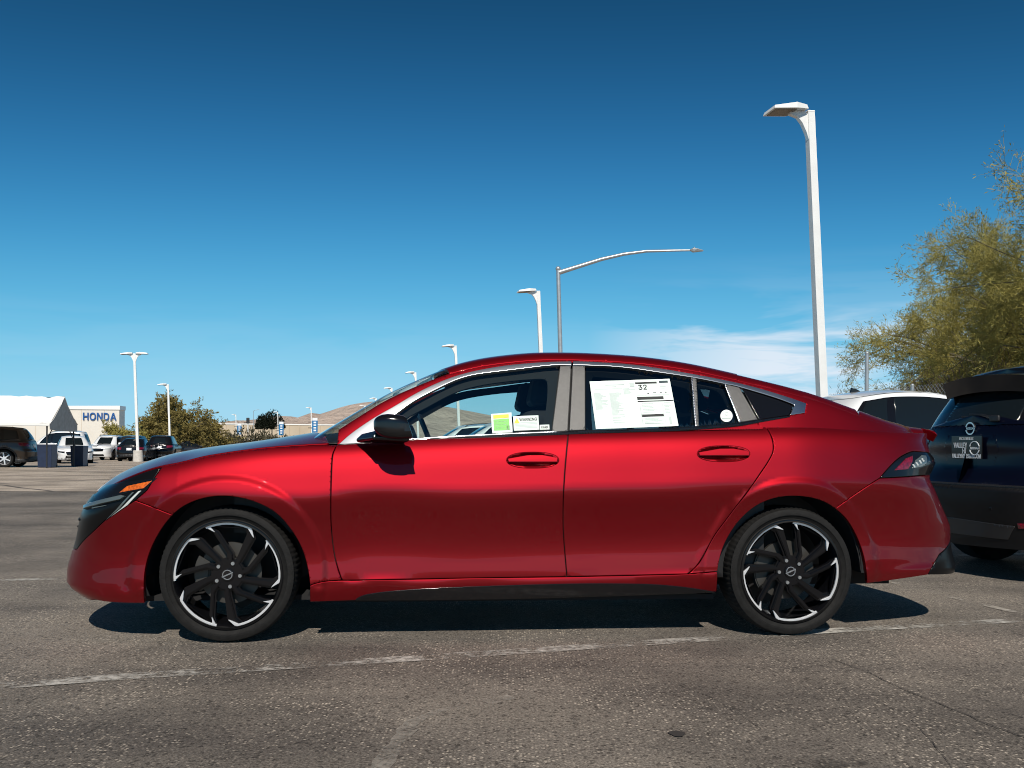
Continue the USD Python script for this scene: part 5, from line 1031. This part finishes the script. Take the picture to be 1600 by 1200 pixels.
# ------------------------------------------------------------------ the other cars
def greenhouse(spec, sh):
    """The glazed upper body: a rounded outline drawn between the windscreen's and the tail's profile at each height. Parameters: q in 0..1 from the tail's centre round the near side to the nose's centre, s in 0..1 from belt to roof."""
    o = np.array([(1, 1), (.992, .6), (.97, .28), (.93, .09), (.85, .02), (.70, 0), (.30, 0), (.14, .03), (.06, .12), (.02, .34), (.004, .66), (0, 1)], float)
    t = np.r_[0, np.cumsum(np.hypot(np.diff(o[:, 0]) * 3, np.diff(o[:, 1]) * .9))]; fu, fd = PchipInterpolator(t, o[:, 0]), PchipInterpolator(t, o[:, 1]); tt = np.linspace(0, t[-1], 600); p = np.c_[fu(tt), fd(tt)]
    for _ in range(30): p[1:-1] = (p[:-2] + 2 * p[1:-1] + p[2:]) / 4
    qq = np.linspace(0, 1, 600); kk = np.r_[np.arange(0, 599, 12), 599]; cu, cd = CubicSpline(qq[kk], p[kk, 0]), CubicSpline(qq[kk], p[kk, 1])
    uw, ur, wd, roof = (Akima1DInterpolator(*np.array(spec[k], float).T) if len(spec[k]) > 2 else (lambda x, a=np.array(spec[k], float): np.interp(x, a[:, 0], a[:, 1])) for k in ("screen", "back", "half", "roof"))
    def fn(x):
        q, s = np.asarray(x, float).T; s_ = np.clip(s, 0, 1.05); n = np.clip(cu(np.clip(q, 0, 1)), 0, 1); d = np.minimum(cd(np.clip(q, 0, 1)), 1); a, b = uw(s_), ur(s_); u = a + n * (b - a); w = wd(s_)
        zb = sh.zt(u) - .01; z = zb + s_ * (roof(n) - zb); return np.c_[u, CW - w * (1 - d), z]
    def q_at(u, s): n = np.clip((np.asarray(u, float) - uw(s)) / (ur(s) - uw(s)), .02, .98); return np.interp(-n, -p[:, 0], qq)
    def side(pts):                                     # (u, s) corners on the flank
        pts = np.asarray(pts, float); return np.c_[q_at(pts[:, 0], pts[:, 1]), pts[:, 1]]
    def cap(x):
        """roof, over q and r = 0 (rim) .. 1 (centre line)"""
        q, r = np.asarray(x, float).T; e = fn(np.c_[q, np.full(len(q), 1.0)]); zz = e[:, 2] + spec.get("crown", .05) * (1 - (1 - r) ** 2)
        return np.c_[e[:, 0], e[:, 1] + (CW - e[:, 1]) * r, zz]
    return fn, side, cap
GEN = dict(
    suv=dict(wb=2.70, fo=.90, ro=.95, R=.36, ztop=[(-.9, .86), (-.6, .94), (.0, 1.0), (.5, 1.04), (1.3, 1.07), (2.4, 1.11), (3.2, 1.12), (3.7, 1.12)], nose=[(.15, .12), (.3, .03), (.5, 0), (.75, .02), (.9, .10), (1.1, .25)], tail=[(.15, .06), (.35, .03), (.5, .05), (.65, .06), (.75, -.02), (.95, -.06), (1.12, -.10)],
             screen=[(0, .52), (.5, .88), (1, 1.32)], back=[(0, 3.52), (.5, 3.40), (1, 3.20)], half=[(0, .82), (.5, .735), (1, .62)], roof=[(0, 1.58), (.3, 1.66), (.6, 1.67), (1, 1.60)], zc=.80),
    sedan=dict(wb=2.75, fo=.92, ro=1.05, R=.33, ztop=[(-.92, .70), (-.6, .78), (.0, .86), (.5, .92), (1.4, .95), (2.4, .98), (3.2, 1.0), (3.8, 1.0)], nose=[(.15, .10), (.3, .02), (.5, 0), (.65, .05), (.75, .15), (1.0, .35)], tail=[(.15, .06), (.35, .03), (.5, .06), (.7, .03), (.85, 0), (1.0, -.04)],
               screen=[(0, .45), (.5, .85), (1, 1.35)], back=[(0, 3.50), (.5, 3.10), (1, 2.60)], half=[(0, .80), (.5, .70), (1, .56)], roof=[(0, 1.38), (.35, 1.44), (.6, 1.43), (1, 1.36)], zc=.70))
def car(label, kind, centre, heading, body, group=None, fine=False, opt=(), name=None, cat="car", hi=.10, glass="car_glass", clad=None, **over):
    """centre: ground point under the middle of the car; heading: direction the car faces, degrees counted from +x towards +y"""
    sp = {**GEN[kind], **over}; wb, R = sp["wb"], sp["R"]; fo, ro = sp["fo"], sp["ro"]; um = (wb + ro - fo) / 2; rz = math.radians(heading + 180); c, s = math.cos(rz), math.sin(rz)
    z0 = float(gz(centre[1])); org = np.array([centre[0] - (um * c - CW * s), centre[1] - (um * s + CW * c), z0])
    t = thing(name or ("parked_suv" if kind == "suv" else "parked_sedan"), label, cat, org, rz, group)
    e = wb + ro; ol = [(e, .905), (e - .01, .65), (e - .04, .42), (e - .10, .25), (e - .22, .12), (e - .45, .04), (wb, .01), (wb / 2, 0), (0, .01), (-fo * .5, .05), (-fo * .75, .14), (-fo * .9, .28), (-fo * .97, .5), (-fo, .905)]
    sh = Shell(ol, sp["nose"], sp["tail"], sp["ztop"], [(.10, .10), (.20, .05), (.30, .045), (.40, .055), (.55, .035), (.70, .005), (.80, 0), (.9, 0)] if kind == "suv" else [(.10, .10), (.18, .06), (.28, .045), (.38, .055), (.5, .04), (.62, .006), (.70, 0), (.8, 0)], zc=sp["zc"], lean=.22, hubs=(0, wb), hz=R, flare=.018, nose_from=.1, tail_from=wb - .1, flare_r=(R + .06, R + .13))
    hb = hi * .7; qa = np.linspace(0, sh.Q, 120); bot = .19
    full = Polygon(np.vstack([np.c_[qa, sh.zt(sh.fu(qa)) - .002], [(sh.Q, bot + .05), (sh.q_of(-fo * .4), bot), (sh.q_of(wb + ro * .5), bot), (0, bot + .10)]]))
    arch = [affinity.translate(Point(0, 0).buffer(R + .055, 24), float(sh.q_of(h)), R) for h in (0, wb)]
    pb = full
    for a in arch: pb = pb.difference(a)
    S = lambda p, **k: skin(p, sh.S, **{**dict(gap=0, hb=hb, hi=hi, depth=.03, edge=.004), **k})
    if clad:                                           # dark plastic along the bottom and round the arches
        cl = full.intersection(sbox(-1, 0, sh.Q + 1, clad))
        for a in arch: cl = cl.union(a.buffer(.06).intersection(full))
        for a in arch: cl = cl.difference(a)
        v = S(cl); halves("lower_cladding", v, M["black_satin"], t); pb = pb.difference(cl)
    v = S(pb); objn("body", *seamed(v), M[body], t)
    # seams of the doors, as narrow dark recesses
    bz = sp["ztop"]
    if fine or hi <= .12:
        for u in (.62, 1.62, wb - .22):
            zt_u = float(sh.zt(u)); b = Polygon([(sh.q_of(u) - .004, .32), (sh.q_of(u) + .004, .32), (sh.q_of(u) + .004, zt_u - .01), (sh.q_of(u) - .004, zt_u - .01)]); v = S(b, off=.0015, depth=.002, edge=.0005, hi=.2, hb=.12); halves("door_seam", v, M["dark_inside"], t)
        for u in (1.45, wb - .35):
            zt_u = float(sh.zt(u)) - .13; q_ = float(sh.q_of(u)); v = S(Polygon([(q_ - .10, zt_u), (q_ + .10, zt_u), (q_ + .10, zt_u + .03), (q_ - .10, zt_u + .03)]), off=.02, depth=.02, edge=.004, hb=.05); halves("door_handle", v, M[body], t)
    fn, side, cap = greenhouse(sp, sh)
    gm_ = lambda p, out=(0, -1, 0), **k: skin(p, fn, **{**dict(gap=0, hb=.04, hi=.07, depth=.01, edge=.002, out=out), **k})
    v = gm_(sbox(0, 0, 1, 1.0), hb=.012, hi=.018, depth=0, edge=.0005)
    roofc = sp.get("roof_colour", body)
    objn("cabin", *seamed(v), M[sp.get("cabin_colour", body)], t)
    v = skin(sbox(0, 0, 1, 1), cap, gap=0, hb=.012, hi=.04, depth=0, edge=.0005, out=(0, 0, 1)); objn("roof", *seamed(v), M[roofc], t)
    # bonnet (and boot lid): the sheet that closes the lower body
    def deck(x):
        q, r = np.asarray(x, float).T; e_ = sh.S(np.c_[q, sh.zt(sh.fu(q))]); return np.c_[e_[:, 0], e_[:, 1] + (CW - e_[:, 1]) * r, e_[:, 2] + .07 * (1 - (1 - r) ** 2.2)]
    v = skin(sbox(float(sh.q_of(.9)), 0, sh.Q, 1), deck, gap=0, hb=.05, hi=.10, depth=0, edge=.0005, out=(0, 0, 1)); objn("bonnet", *seamed(v), M[body], t)
    v = skin(sbox(0, 0, float(sh.q_of(wb - .1)), 1), deck, gap=0, hb=.05, hi=.10, depth=0, edge=.0005, out=(0, 0, 1)); objn("rear_deck", *seamed(v), M[body], t)
    # glass
    gl = lambda nm, p, out=(0, -1, 0): halves(nm, gm_(p, out, off=.007, depth=.004, hb=.012, hi=.025), M[glass], t)
    w0 = [tuple(x) for x in sp["screen"]]; U = lambda s: np.interp(s, [a for a, b in sp["screen"]], [b for a, b in sp["screen"]]); B = lambda s: np.interp(s, [a for a, b in sp["back"]], [b for a, b in sp["back"]])
    a = 1.62
    if "no_side_glass" not in opt:
        gl("front_side_window", Polygon(side([(U(.06) + .42, .06), (U(.45) + .34, .45), (U(.84) + .27, .84), (a + .02, .86), (a - .02, .06)])))
        if kind == "suv":
            gl("rear_side_window", Polygon(side([(a + .08, .06), (a + .11, .86), (2.50, .86), (2.58, .06)]))); gl("rear_quarter_window", Polygon(side([(2.68, .08), (2.60, .85), (B(.84) - .20, .80), (B(.3) - .30, .22)])))
        else:
            gl("rear_side_window", Polygon(side([(a + .08, .06), (a + .11, .85), (B(.85) - .24, .82), (B(.5) - .30, .5), (B(.1) - .45, .08)])))
    gl("windscreen", Polygon([(1, .04), (1, .93), (.865, .93), (.885, .04)]), (-1, 0, 0.3)); gl("rear_window", Polygon([(0, .10 if kind == "suv" else .05), (0, .84), (.105, .84), (.10, .10 if kind == "suv" else .05)]), (1, 0, .2))
    if kind == "suv": sv = [(U(.03) + .36, .03), (U(.45) + .28, .45), (U(.86) + .20, .885), (2.60, .885), (B(.86) - .16, .84), (B(.2) - .24, .16), (2.60, .03)]
    else: sv = [(U(.03) + .36, .03), (U(.45) + .28, .45), (U(.86) + .20, .885), (B(.87) - .20, .85), (B(.5) - .26, .5), (B(.06) - .40, .05)]
    halves("window_surround", gm_(Polygon(side(sv)).buffer(0), off=.0035, depth=.004, hb=.012, hi=.025), M["black_gloss"], t)
    # wheels
    m = wheel_parts(R, .225, R * .72, "far"); sp_ = [bevel_plate(affinity.rotate(Polygon([(-.03, .03), (-.022, R * .70), (.022, R * .70), (.03, .03)]), 60 * k, origin=(0, 0)), .012, .04, .004) for k in range(6)]
    rimm = cat_([m["rim"], bevel_plate(Point(0, 0).buffer(.065, 12), .008, .05, .006)] + sp_); back = cyl((0, .07, 0), (0, .09, 0), R * .70, R * .70, 24)
    for u in (0, wb):
        for k in (0, 1):
            w = sub("wheel", t, (u, .035 if not k else 2 * CW - .035, R), rotz=math.pi * k, roty=.3 + u); obj("tyre", m["tyre"], M["rubber"], w, 40); obj("rim", rimm, M[sp.get("rim", "disc")], w, 30); obj("brake_disc", back, M["dark_metal"], w)
    obj("underbody", cat_([bx(-fo * .6, wb + ro * .6, .2, 2 * CW - .2, .2, .26), bx(-fo * .6, wb + ro * .75, .42, 2 * CW - .42, .26, .8)]), M["dark_inside"], t)
    for u in (0, wb):
        for k in (0, 1): y = (.10, .40) if not k else (2 * CW - .40, 2 * CW - .10); obj("wheel_well", cat_([bx(u - R - .05, u + R + .05, (.36 if not k else y[0]), (y[1] if not k else 2 * CW - .36), .25, R * 2 + .02), bx(u - R - .08, u + R + .08, y[0], y[1], 2 * R + .03, 2 * R + .06)]), M["dark_inside"], t)
    # lamps, grille, plates
    qz = lambda pts: Polygon([(sh.Q + a_ if a_ <= 0 else a_, z_) for a_, z_ in pts])
    def face(nm, pts, mt, out, off=.004): v = S(Polygon(pts), off=off, depth=.006, edge=.002, hb=.06, hi=.09, out=out); return halves(nm, v, M[mt], t)
    Q = sh.Q; zn = float(sh.zt(-fo)); zr = float(sh.zt(wb + ro))
    face("headlight", [(Q - .50, zn - .15), (Q - .92, zn - .10), (Q - 1.02, zn - .03), (Q - .50, zn - .06)], sp.get("lamp", "lamp_white"), (-1, -1, 0))
    face("grille", [(Q, zn - .28), (Q - .42, zn - .26), (Q - .48, zn - .08), (Q, zn - .06)], "black_gloss", (-1, 0, 0)); face("lower_grille", [(Q, .28), (Q - .55, .29), (Q - .50, .42), (Q, .42)], "black_satin", (-1, 0, 0))
    zl = zr - (.16 if kind == "suv" else .18)
    if "no_tail" not in opt:
        face("tail_lamp", [(.48, zl - .10), (1.0, zl - .04), (1.02, zl + .08), (.52, zl + .06)], "tail_red", (1, -.7, 0)); face("rear_bumper_trim", [(0, .30), (.70, .30), (.74, .44), (0, .46)], "black_satin", (1, 0, 0))
        face("licence_plate", [(0, zl - .13), (.155, zl - .13), (.155, zl + .02), (0, zl + .02)], "sign_white", (1, 0, 0), .012)
    for k in (0, 1):
        y = -.13 if not k else 2 * CW + .13; zz = float(sh.zt(.75)) + .04; mm = sub("door_mirror", t)
        obj("mirror_shell", hull([(.66, y - .07, zz), (.66, y + .08, zz), (.78, y - .08, zz - .05), (.78, y + .08, zz - .05), (.78, y - .07, zz + .09), (.78, y + .08, zz + .10), (.70, y, zz + .08)], .02), M[sp.get("mirror", body)], mm, 50)
        obj("mirror_arm", hull([(.72, y, zz - .03), (.78, y, zz - .03), (.72, CW - (CW - .12) * (1 if not k else -1), zz - .06), (.80, CW - (CW - .12) * (1 if not k else -1), zz - .06)], .012), M["black_satin"], mm)
    if "rails" in opt:
        for k in (0, 1):
            uu = np.linspace(1.5, 3.0, 14); e_ = cap(np.c_[side(np.c_[uu, np.full(14, 1.0)])[:, 0], np.full(14, .08)]) + [0, 0, .045]; e_[0, 2] -= .05; e_[-1, 2] -= .05
            if k: e_[:, 1] = 2 * CW - e_[:, 1]
            obj("roof_rail", tube(e_, .016, 6), M["black_satin"], t, 50)
    if "fin" in opt:
        c_ = cap(np.array([[.02, 1.0]]))[0]; b = extrude(Polygon([(-.15, 0), (.12, 0), (.10, .095), (.03, .08), (-.07, .03)]), .03); b = moved(xz(b), (c_[0] - .42, CW + .01, c_[2] + .02)); obj("aerial_fin", b, M["black_gloss"], t)
    return t, sh, fn, cap, S, gm_, org, rz
M |= dict(car_glass=mat("tinted_car_glass", (.008, .011, .012), .05, coat=0.0, spec=.6), white_car=mat("white_car_paint", (.74, .75, .75), .3, coat=1.0), silver_car=paint("pale_silver_paint", (.55, .58, .58), .5, .35), black_car=mat("black_car_paint", (.006, .006, .007), .18, spec=.4), brown_car=paint("brown_metallic_paint", (.065, .048, .036), .5, .38),
          navy_car=mat("navy_car_paint", (.0025, .003, .009), .2, coat=0.0, spec=.26), dark_grey_car=paint("dark_grey_paint", (.03, .032, .036), .5, .35), black_plastic=mat("black_plastic_cladding", (.006, .006, .007), .5, noise=(30, .2), spec=.25))
HD = 13.1                                              # the rows run at this angle to the picture plane
dirv = lambda a: np.array([math.cos(math.radians(a)), math.sin(math.radians(a))])
# --- navy SUV whose tail fills the right edge
nav_h = 13.0; back_pt = np.array([3.34, 6.86]); ctr = back_pt + dirv(nav_h) * 2.18
nav = dict(wb=2.66, fo=.85, ro=.86, ztop=[(-.85, .86), (-.6, .94), (0, 1.0), (.5, 1.03), (1.3, 1.05), (2.4, 1.09), (3.1, 1.10), (3.52, 1.10)], tail=[(.15, .02), (.25, .03), (.33, .05), (.45, .09), (.58, .11), (.645, .11), (.66, .06), (.72, -.01), (.80, -.045), (.88, -.05), (.96, -.045), (1.02, -.055), (1.10, -.085)],
           screen=[(0, .5), (.5, .85), (1, 1.30)], back=[(0, 3.43), (.5, 3.30), (1, 3.14)], half=[(0, .80), (.5, .725), (1, .63)], roof=[(0, 1.52), (.3, 1.58), (.6, 1.585), (1, 1.475)])
t, sh, fn, cap, S, gm_, org, rz = car("dark navy SUV seen from behind at the right edge with a dealer plate insert", "suv", ctr, nav_h, "navy_car", fine=True, opt=("no_tail",), hi=.05, rim="black_satin", mirror="black_gloss", cabin_colour="black_gloss", roof_colour="black_gloss", **nav)
nv = lambda nm, pts, mt, off=.004, parent=None, depth=.008, hb=.02, hi=.03, edge=.003: halves(nm, S(Polygon(pts), off=off, depth=depth, hb=hb, hi=hi, edge=edge, out=(1, -.5, 0)), M[mt], parent or t)
nv("rear_bumper", [(0, .22), (.78, .24), (.95, .40), (.98, .645), (.80, .655), (0, .655)], "black_plastic", .006)
nv("bumper_step", [(0, .655), (.84, .655), (.84, .668), (0, .668)], "black_satin", .010)
nv("tail_lamp", [(.72, .985), (1.05, .95), (1.08, 1.04), (.78, 1.07), (.70, 1.05)], "tail_red", .006); nv("tail_lamp_frame", [(.56, .955), (.72, .985), (.70, 1.05), (.78, 1.07), (.62, 1.088), (.54, 1.065)], "black_gloss", .005)
nv("plate_recess", [(0, .80), (.25, .80), (.31, .93), (.28, 1.03), (0, 1.03)], "navy_car", -.0008 + .002); nv("lower_trim", [(0, .30), (.50, .30), (.58, .40), (0, .42)], "dark_metal", .010)
for k in (0, 1):
    v = S(Polygon([(.60, .385), (.72, .39), (.725, .425), (.60, .42)]), off=.012, depth=.01, edge=.003, hb=.02, hi=.03, out=(1, -.5, 0)); objn("reflector", *(v if not k else mirrored(v)), M["tail_red"] if k else M["led"], t)
for k in (0, 1):
    v = S(Polygon([(.40, .50), (.42, .50), (.42, .52), (.40, .52)]), off=.008, depth=.004, edge=.002, hb=.01, hi=.02, out=(1, -.5, 0)); objn("parking_sensor", *(v if not k else mirrored(v)), M["black_gloss"], t)
# spoiler
sp_u = lambda v: 3.37 - .10 * ((v - CW) / .63) ** 2
vv = np.linspace(CW - .50, CW + .50, 25); top_ = [(sp_u(a) - .42, a, 1.515 - .05 * ((a - CW) / .6) ** 2) for a in vv]; tip = [(sp_u(a), a, 1.47 - .05 * ((a - CW) / .6) ** 2) for a in vv]; und = [(sp_u(a) - .04, a, 1.35 - .05 * ((a - CW) / .6) ** 2) for a in vv]; und2 = [(sp_u(a) - .40, a, 1.40 - .05 * ((a - CW) / .6) ** 2) for a in vv]
v = np.vstack([top_, tip, und, und2]); n_ = 25; i = np.arange(n_ - 1); f = []
for r in range(4): a_, b_ = r * n_, ((r + 1) % 4) * n_; f += [np.c_[a_ + i, b_ + i, b_ + i + 1], np.c_[a_ + i, b_ + i + 1, a_ + i + 1]]
f += [[[0, n_, 2 * n_], [0, 2 * n_, 3 * n_]], [[n_ - 1, 3 * n_ - 1, 2 * n_ - 1], [n_ - 1, 4 * n_ - 1, 3 * n_ - 1]]]
m = trimesh.Trimesh(v, np.vstack([np.array(x) for x in f]), process=False); m.fix_normals(); obj("roof_spoiler", m, M["black_gloss"], t, 35)
# wiper
gp = lambda q, s, o=.02: (lambda p, n: (p + n * o)[0])(fn(np.array([[q, s]])), (lambda n: n * np.sign(n[:, :1]))(grid_normals(fn, np.array([[q, s]]))))
wp = gp(.055, .10, .03); wp[1] = 2 * CW - wp[1]; w2 = gp(.02, .20, .03); w3 = gp(.04, .16, .028)
obj("wiper", cat_([hull([wp + [.01, a_, b_] for a_ in (-.035, .035) for b_ in (-.012, .012)], .012), tube([wp, wp * .5 + w2 * .5 + [0.01, 0, .01], w2], [.011, .009, .006], 6), tube([wp * .85 + w3 * .15, w3], .008, 6)]), M["black_satin"], t, 50)
def on_back(z, q=.0): return sh.S(np.array([[q, z]]))[0]
def back_text(txt, h, z, v0, mt, width=None, bold=True, parent=None, name="lettering", lift=.012, u=None):
    m = meshkit.text_mesh(txt, 1.0, .05, bold); V = m.vertices; sx = h if width is None else width / V[:, 0].max(); u_ = on_back(z + h / 2)[0] if u is None else u
    m.vertices = np.c_[u_ + lift + V[:, 2] * .02, v0 + V[:, 0] * sx, z + V[:, 1] * h]; obj(name, m, M[mt], parent or t)
def back_plate(shape, z, v, d0, d1, mt, name, parent=None):
    m = extrude(shape, d1 - d0, d0); V = m.vertices; u_ = on_back(z)[0]; m.vertices = np.c_[u_ + V[:, 2], v + V[:, 0], z + V[:, 1]]; return obj(name, m, M[mt], parent or t)
zc_ = 1.075
rg_ = Point(0, 0).buffer(.048, 24).difference(Point(0, 0).buffer(.038, 24)).difference(sbox(-.06, -.011, .06, .011))
em = back_plate(rg_, zc_, CW, .006, .018, "chrome", "emblem"); back_text("NISSAN", .017, zc_ - .0085, CW - .047, "chrome", .094, parent=em)
zp = .855
pl = back_plate(sbox(-.158, -.082, .158, .085), zp + .08, CW, .012, .020, "black_gloss", "licence_plate")
uP = on_back(zp + .08)[0] + .010
back_text("VICTORVILLE", .020, zp + .135, CW - .075, "sign_white", .15, False, pl, u=uP); back_text("VALLEY", .036, zp + .078, CW - .135, "sign_white", .145, True, pl, u=uP); back_text("HI", .036, zp + .036, CW - .040, "sign_white", .040, True, pl, u=uP)
back_text("VALLEYHINISSAN.COM", .030, zp + .001, CW - .150, "sign_white", .30, True, pl, u=uP)
r2 = Point(0, 0).buffer(.052, 24).difference(Point(0, 0).buffer(.046, 24)).difference(sbox(-.07, -.013, .07, .013)); m = extrude(r2, .004, .0); V = m.vertices; m.vertices = np.c_[uP + .012 + V[:, 2], CW + .088 + V[:, 0], zp + .075 + V[:, 1]]; obj("print", m, M["sign_white"], pl)
back_text("NISSAN", .016, zp + .067, CW + .040, "sign_white", .096, True, pl, u=uP)
obj("exhaust_pipe", cyl((3.42, CW - .45, .26), (3.58, CW - .45, .26), .035, .035, 16), M["disc"], t, 40)
# --- white car behind the red car's tail
wc = np.array([5.62, 12.25])
car("white hatchback with a black shark fin, behind the red car's tail", "suv", wc, HD, "white_car", opt=("fin",), hi=.06, fine=True, mirror="white_car", roof=[(0, 1.50), (.3, 1.60), (.6, 1.62), (1, 1.53)], back=[(0, 3.50), (.5, 3.28), (1, 2.98)])
# --- cars seen through the red car's front window
for k, (px, Y, lb) in enumerate([(792, 25.0, "white SUV nearest behind the red car, seen through its front window"), (745, 28.0, "white SUV second behind the red car, its sloping bonnet seen through the front window"), (702, 31.0, "white SUV farthest left of those seen through the front window")]):
    p = at(px, 690, Y); car(lb, "suv", (p[0] + .3, Y), 180 + HD, "white_car", "white SUVs parked beyond the red car", opt=("rails",), hi=.12)
# --- the left part of the lot
g = gpt(-16, 733); car("brown SUV with silver wheels parked under the white canopy", "suv", (gpt(10, 730)[0] - 1.35, A_[1] + Dt / 2 - .1), 180 + 9, "brown_car", hi=.08, clad=.36, rim="silver", R=.37)
p = at(62, 690, 57); car("white SUV with roof rails, seen side on behind the canopy", "suv", (p[0] + .75, 57.0), 180 + 8, "white_car", opt=("rails",), hi=.10, clad=None, roof=[(0, 1.70), (.3, 1.80), (.6, 1.82), (1, 1.76)], back=[(0, 3.56), (.5, 3.46), (1, 3.34)])
p = gpt(88, 724.5); car("white sedan nosing out between the two blue bins", "sedan", (p[0] - .35, p[1] + 2.6), -62, "white_car", hi=.10, lamp="black_gloss")
p = gpt(144, 719); car("white SUV facing the camera beside the canopy pole", "suv", (p[0], p[1] + 2.3), -84, "white_car", opt=("rails",), hi=.10)
p = gpt(184, 720.5); car("black sedan showing its tail and white plate, left of the lamp post foot", "sedan", (p[0] + .3, p[1] + 2.3), 100, "black_car", hi=.10)
p = gpt(222, 718); car("dark grey SUV half hidden by the two-headed lamp post", "suv", (at(215, 690, 66)[0], 66), 97, "dark_grey_car", hi=.12)
car("black SUV showing its tail, between the lamp post and the red bonnet", "suv", (at(258, 690, 64.5)[0], 64.5), 101, "black_car", hi=.12)
car("low dark car just above the red bonnet, right of the black SUV", "sedan", (at(297, 690, 78)[0], 78), 30, "dark_grey_car", hi=.14)
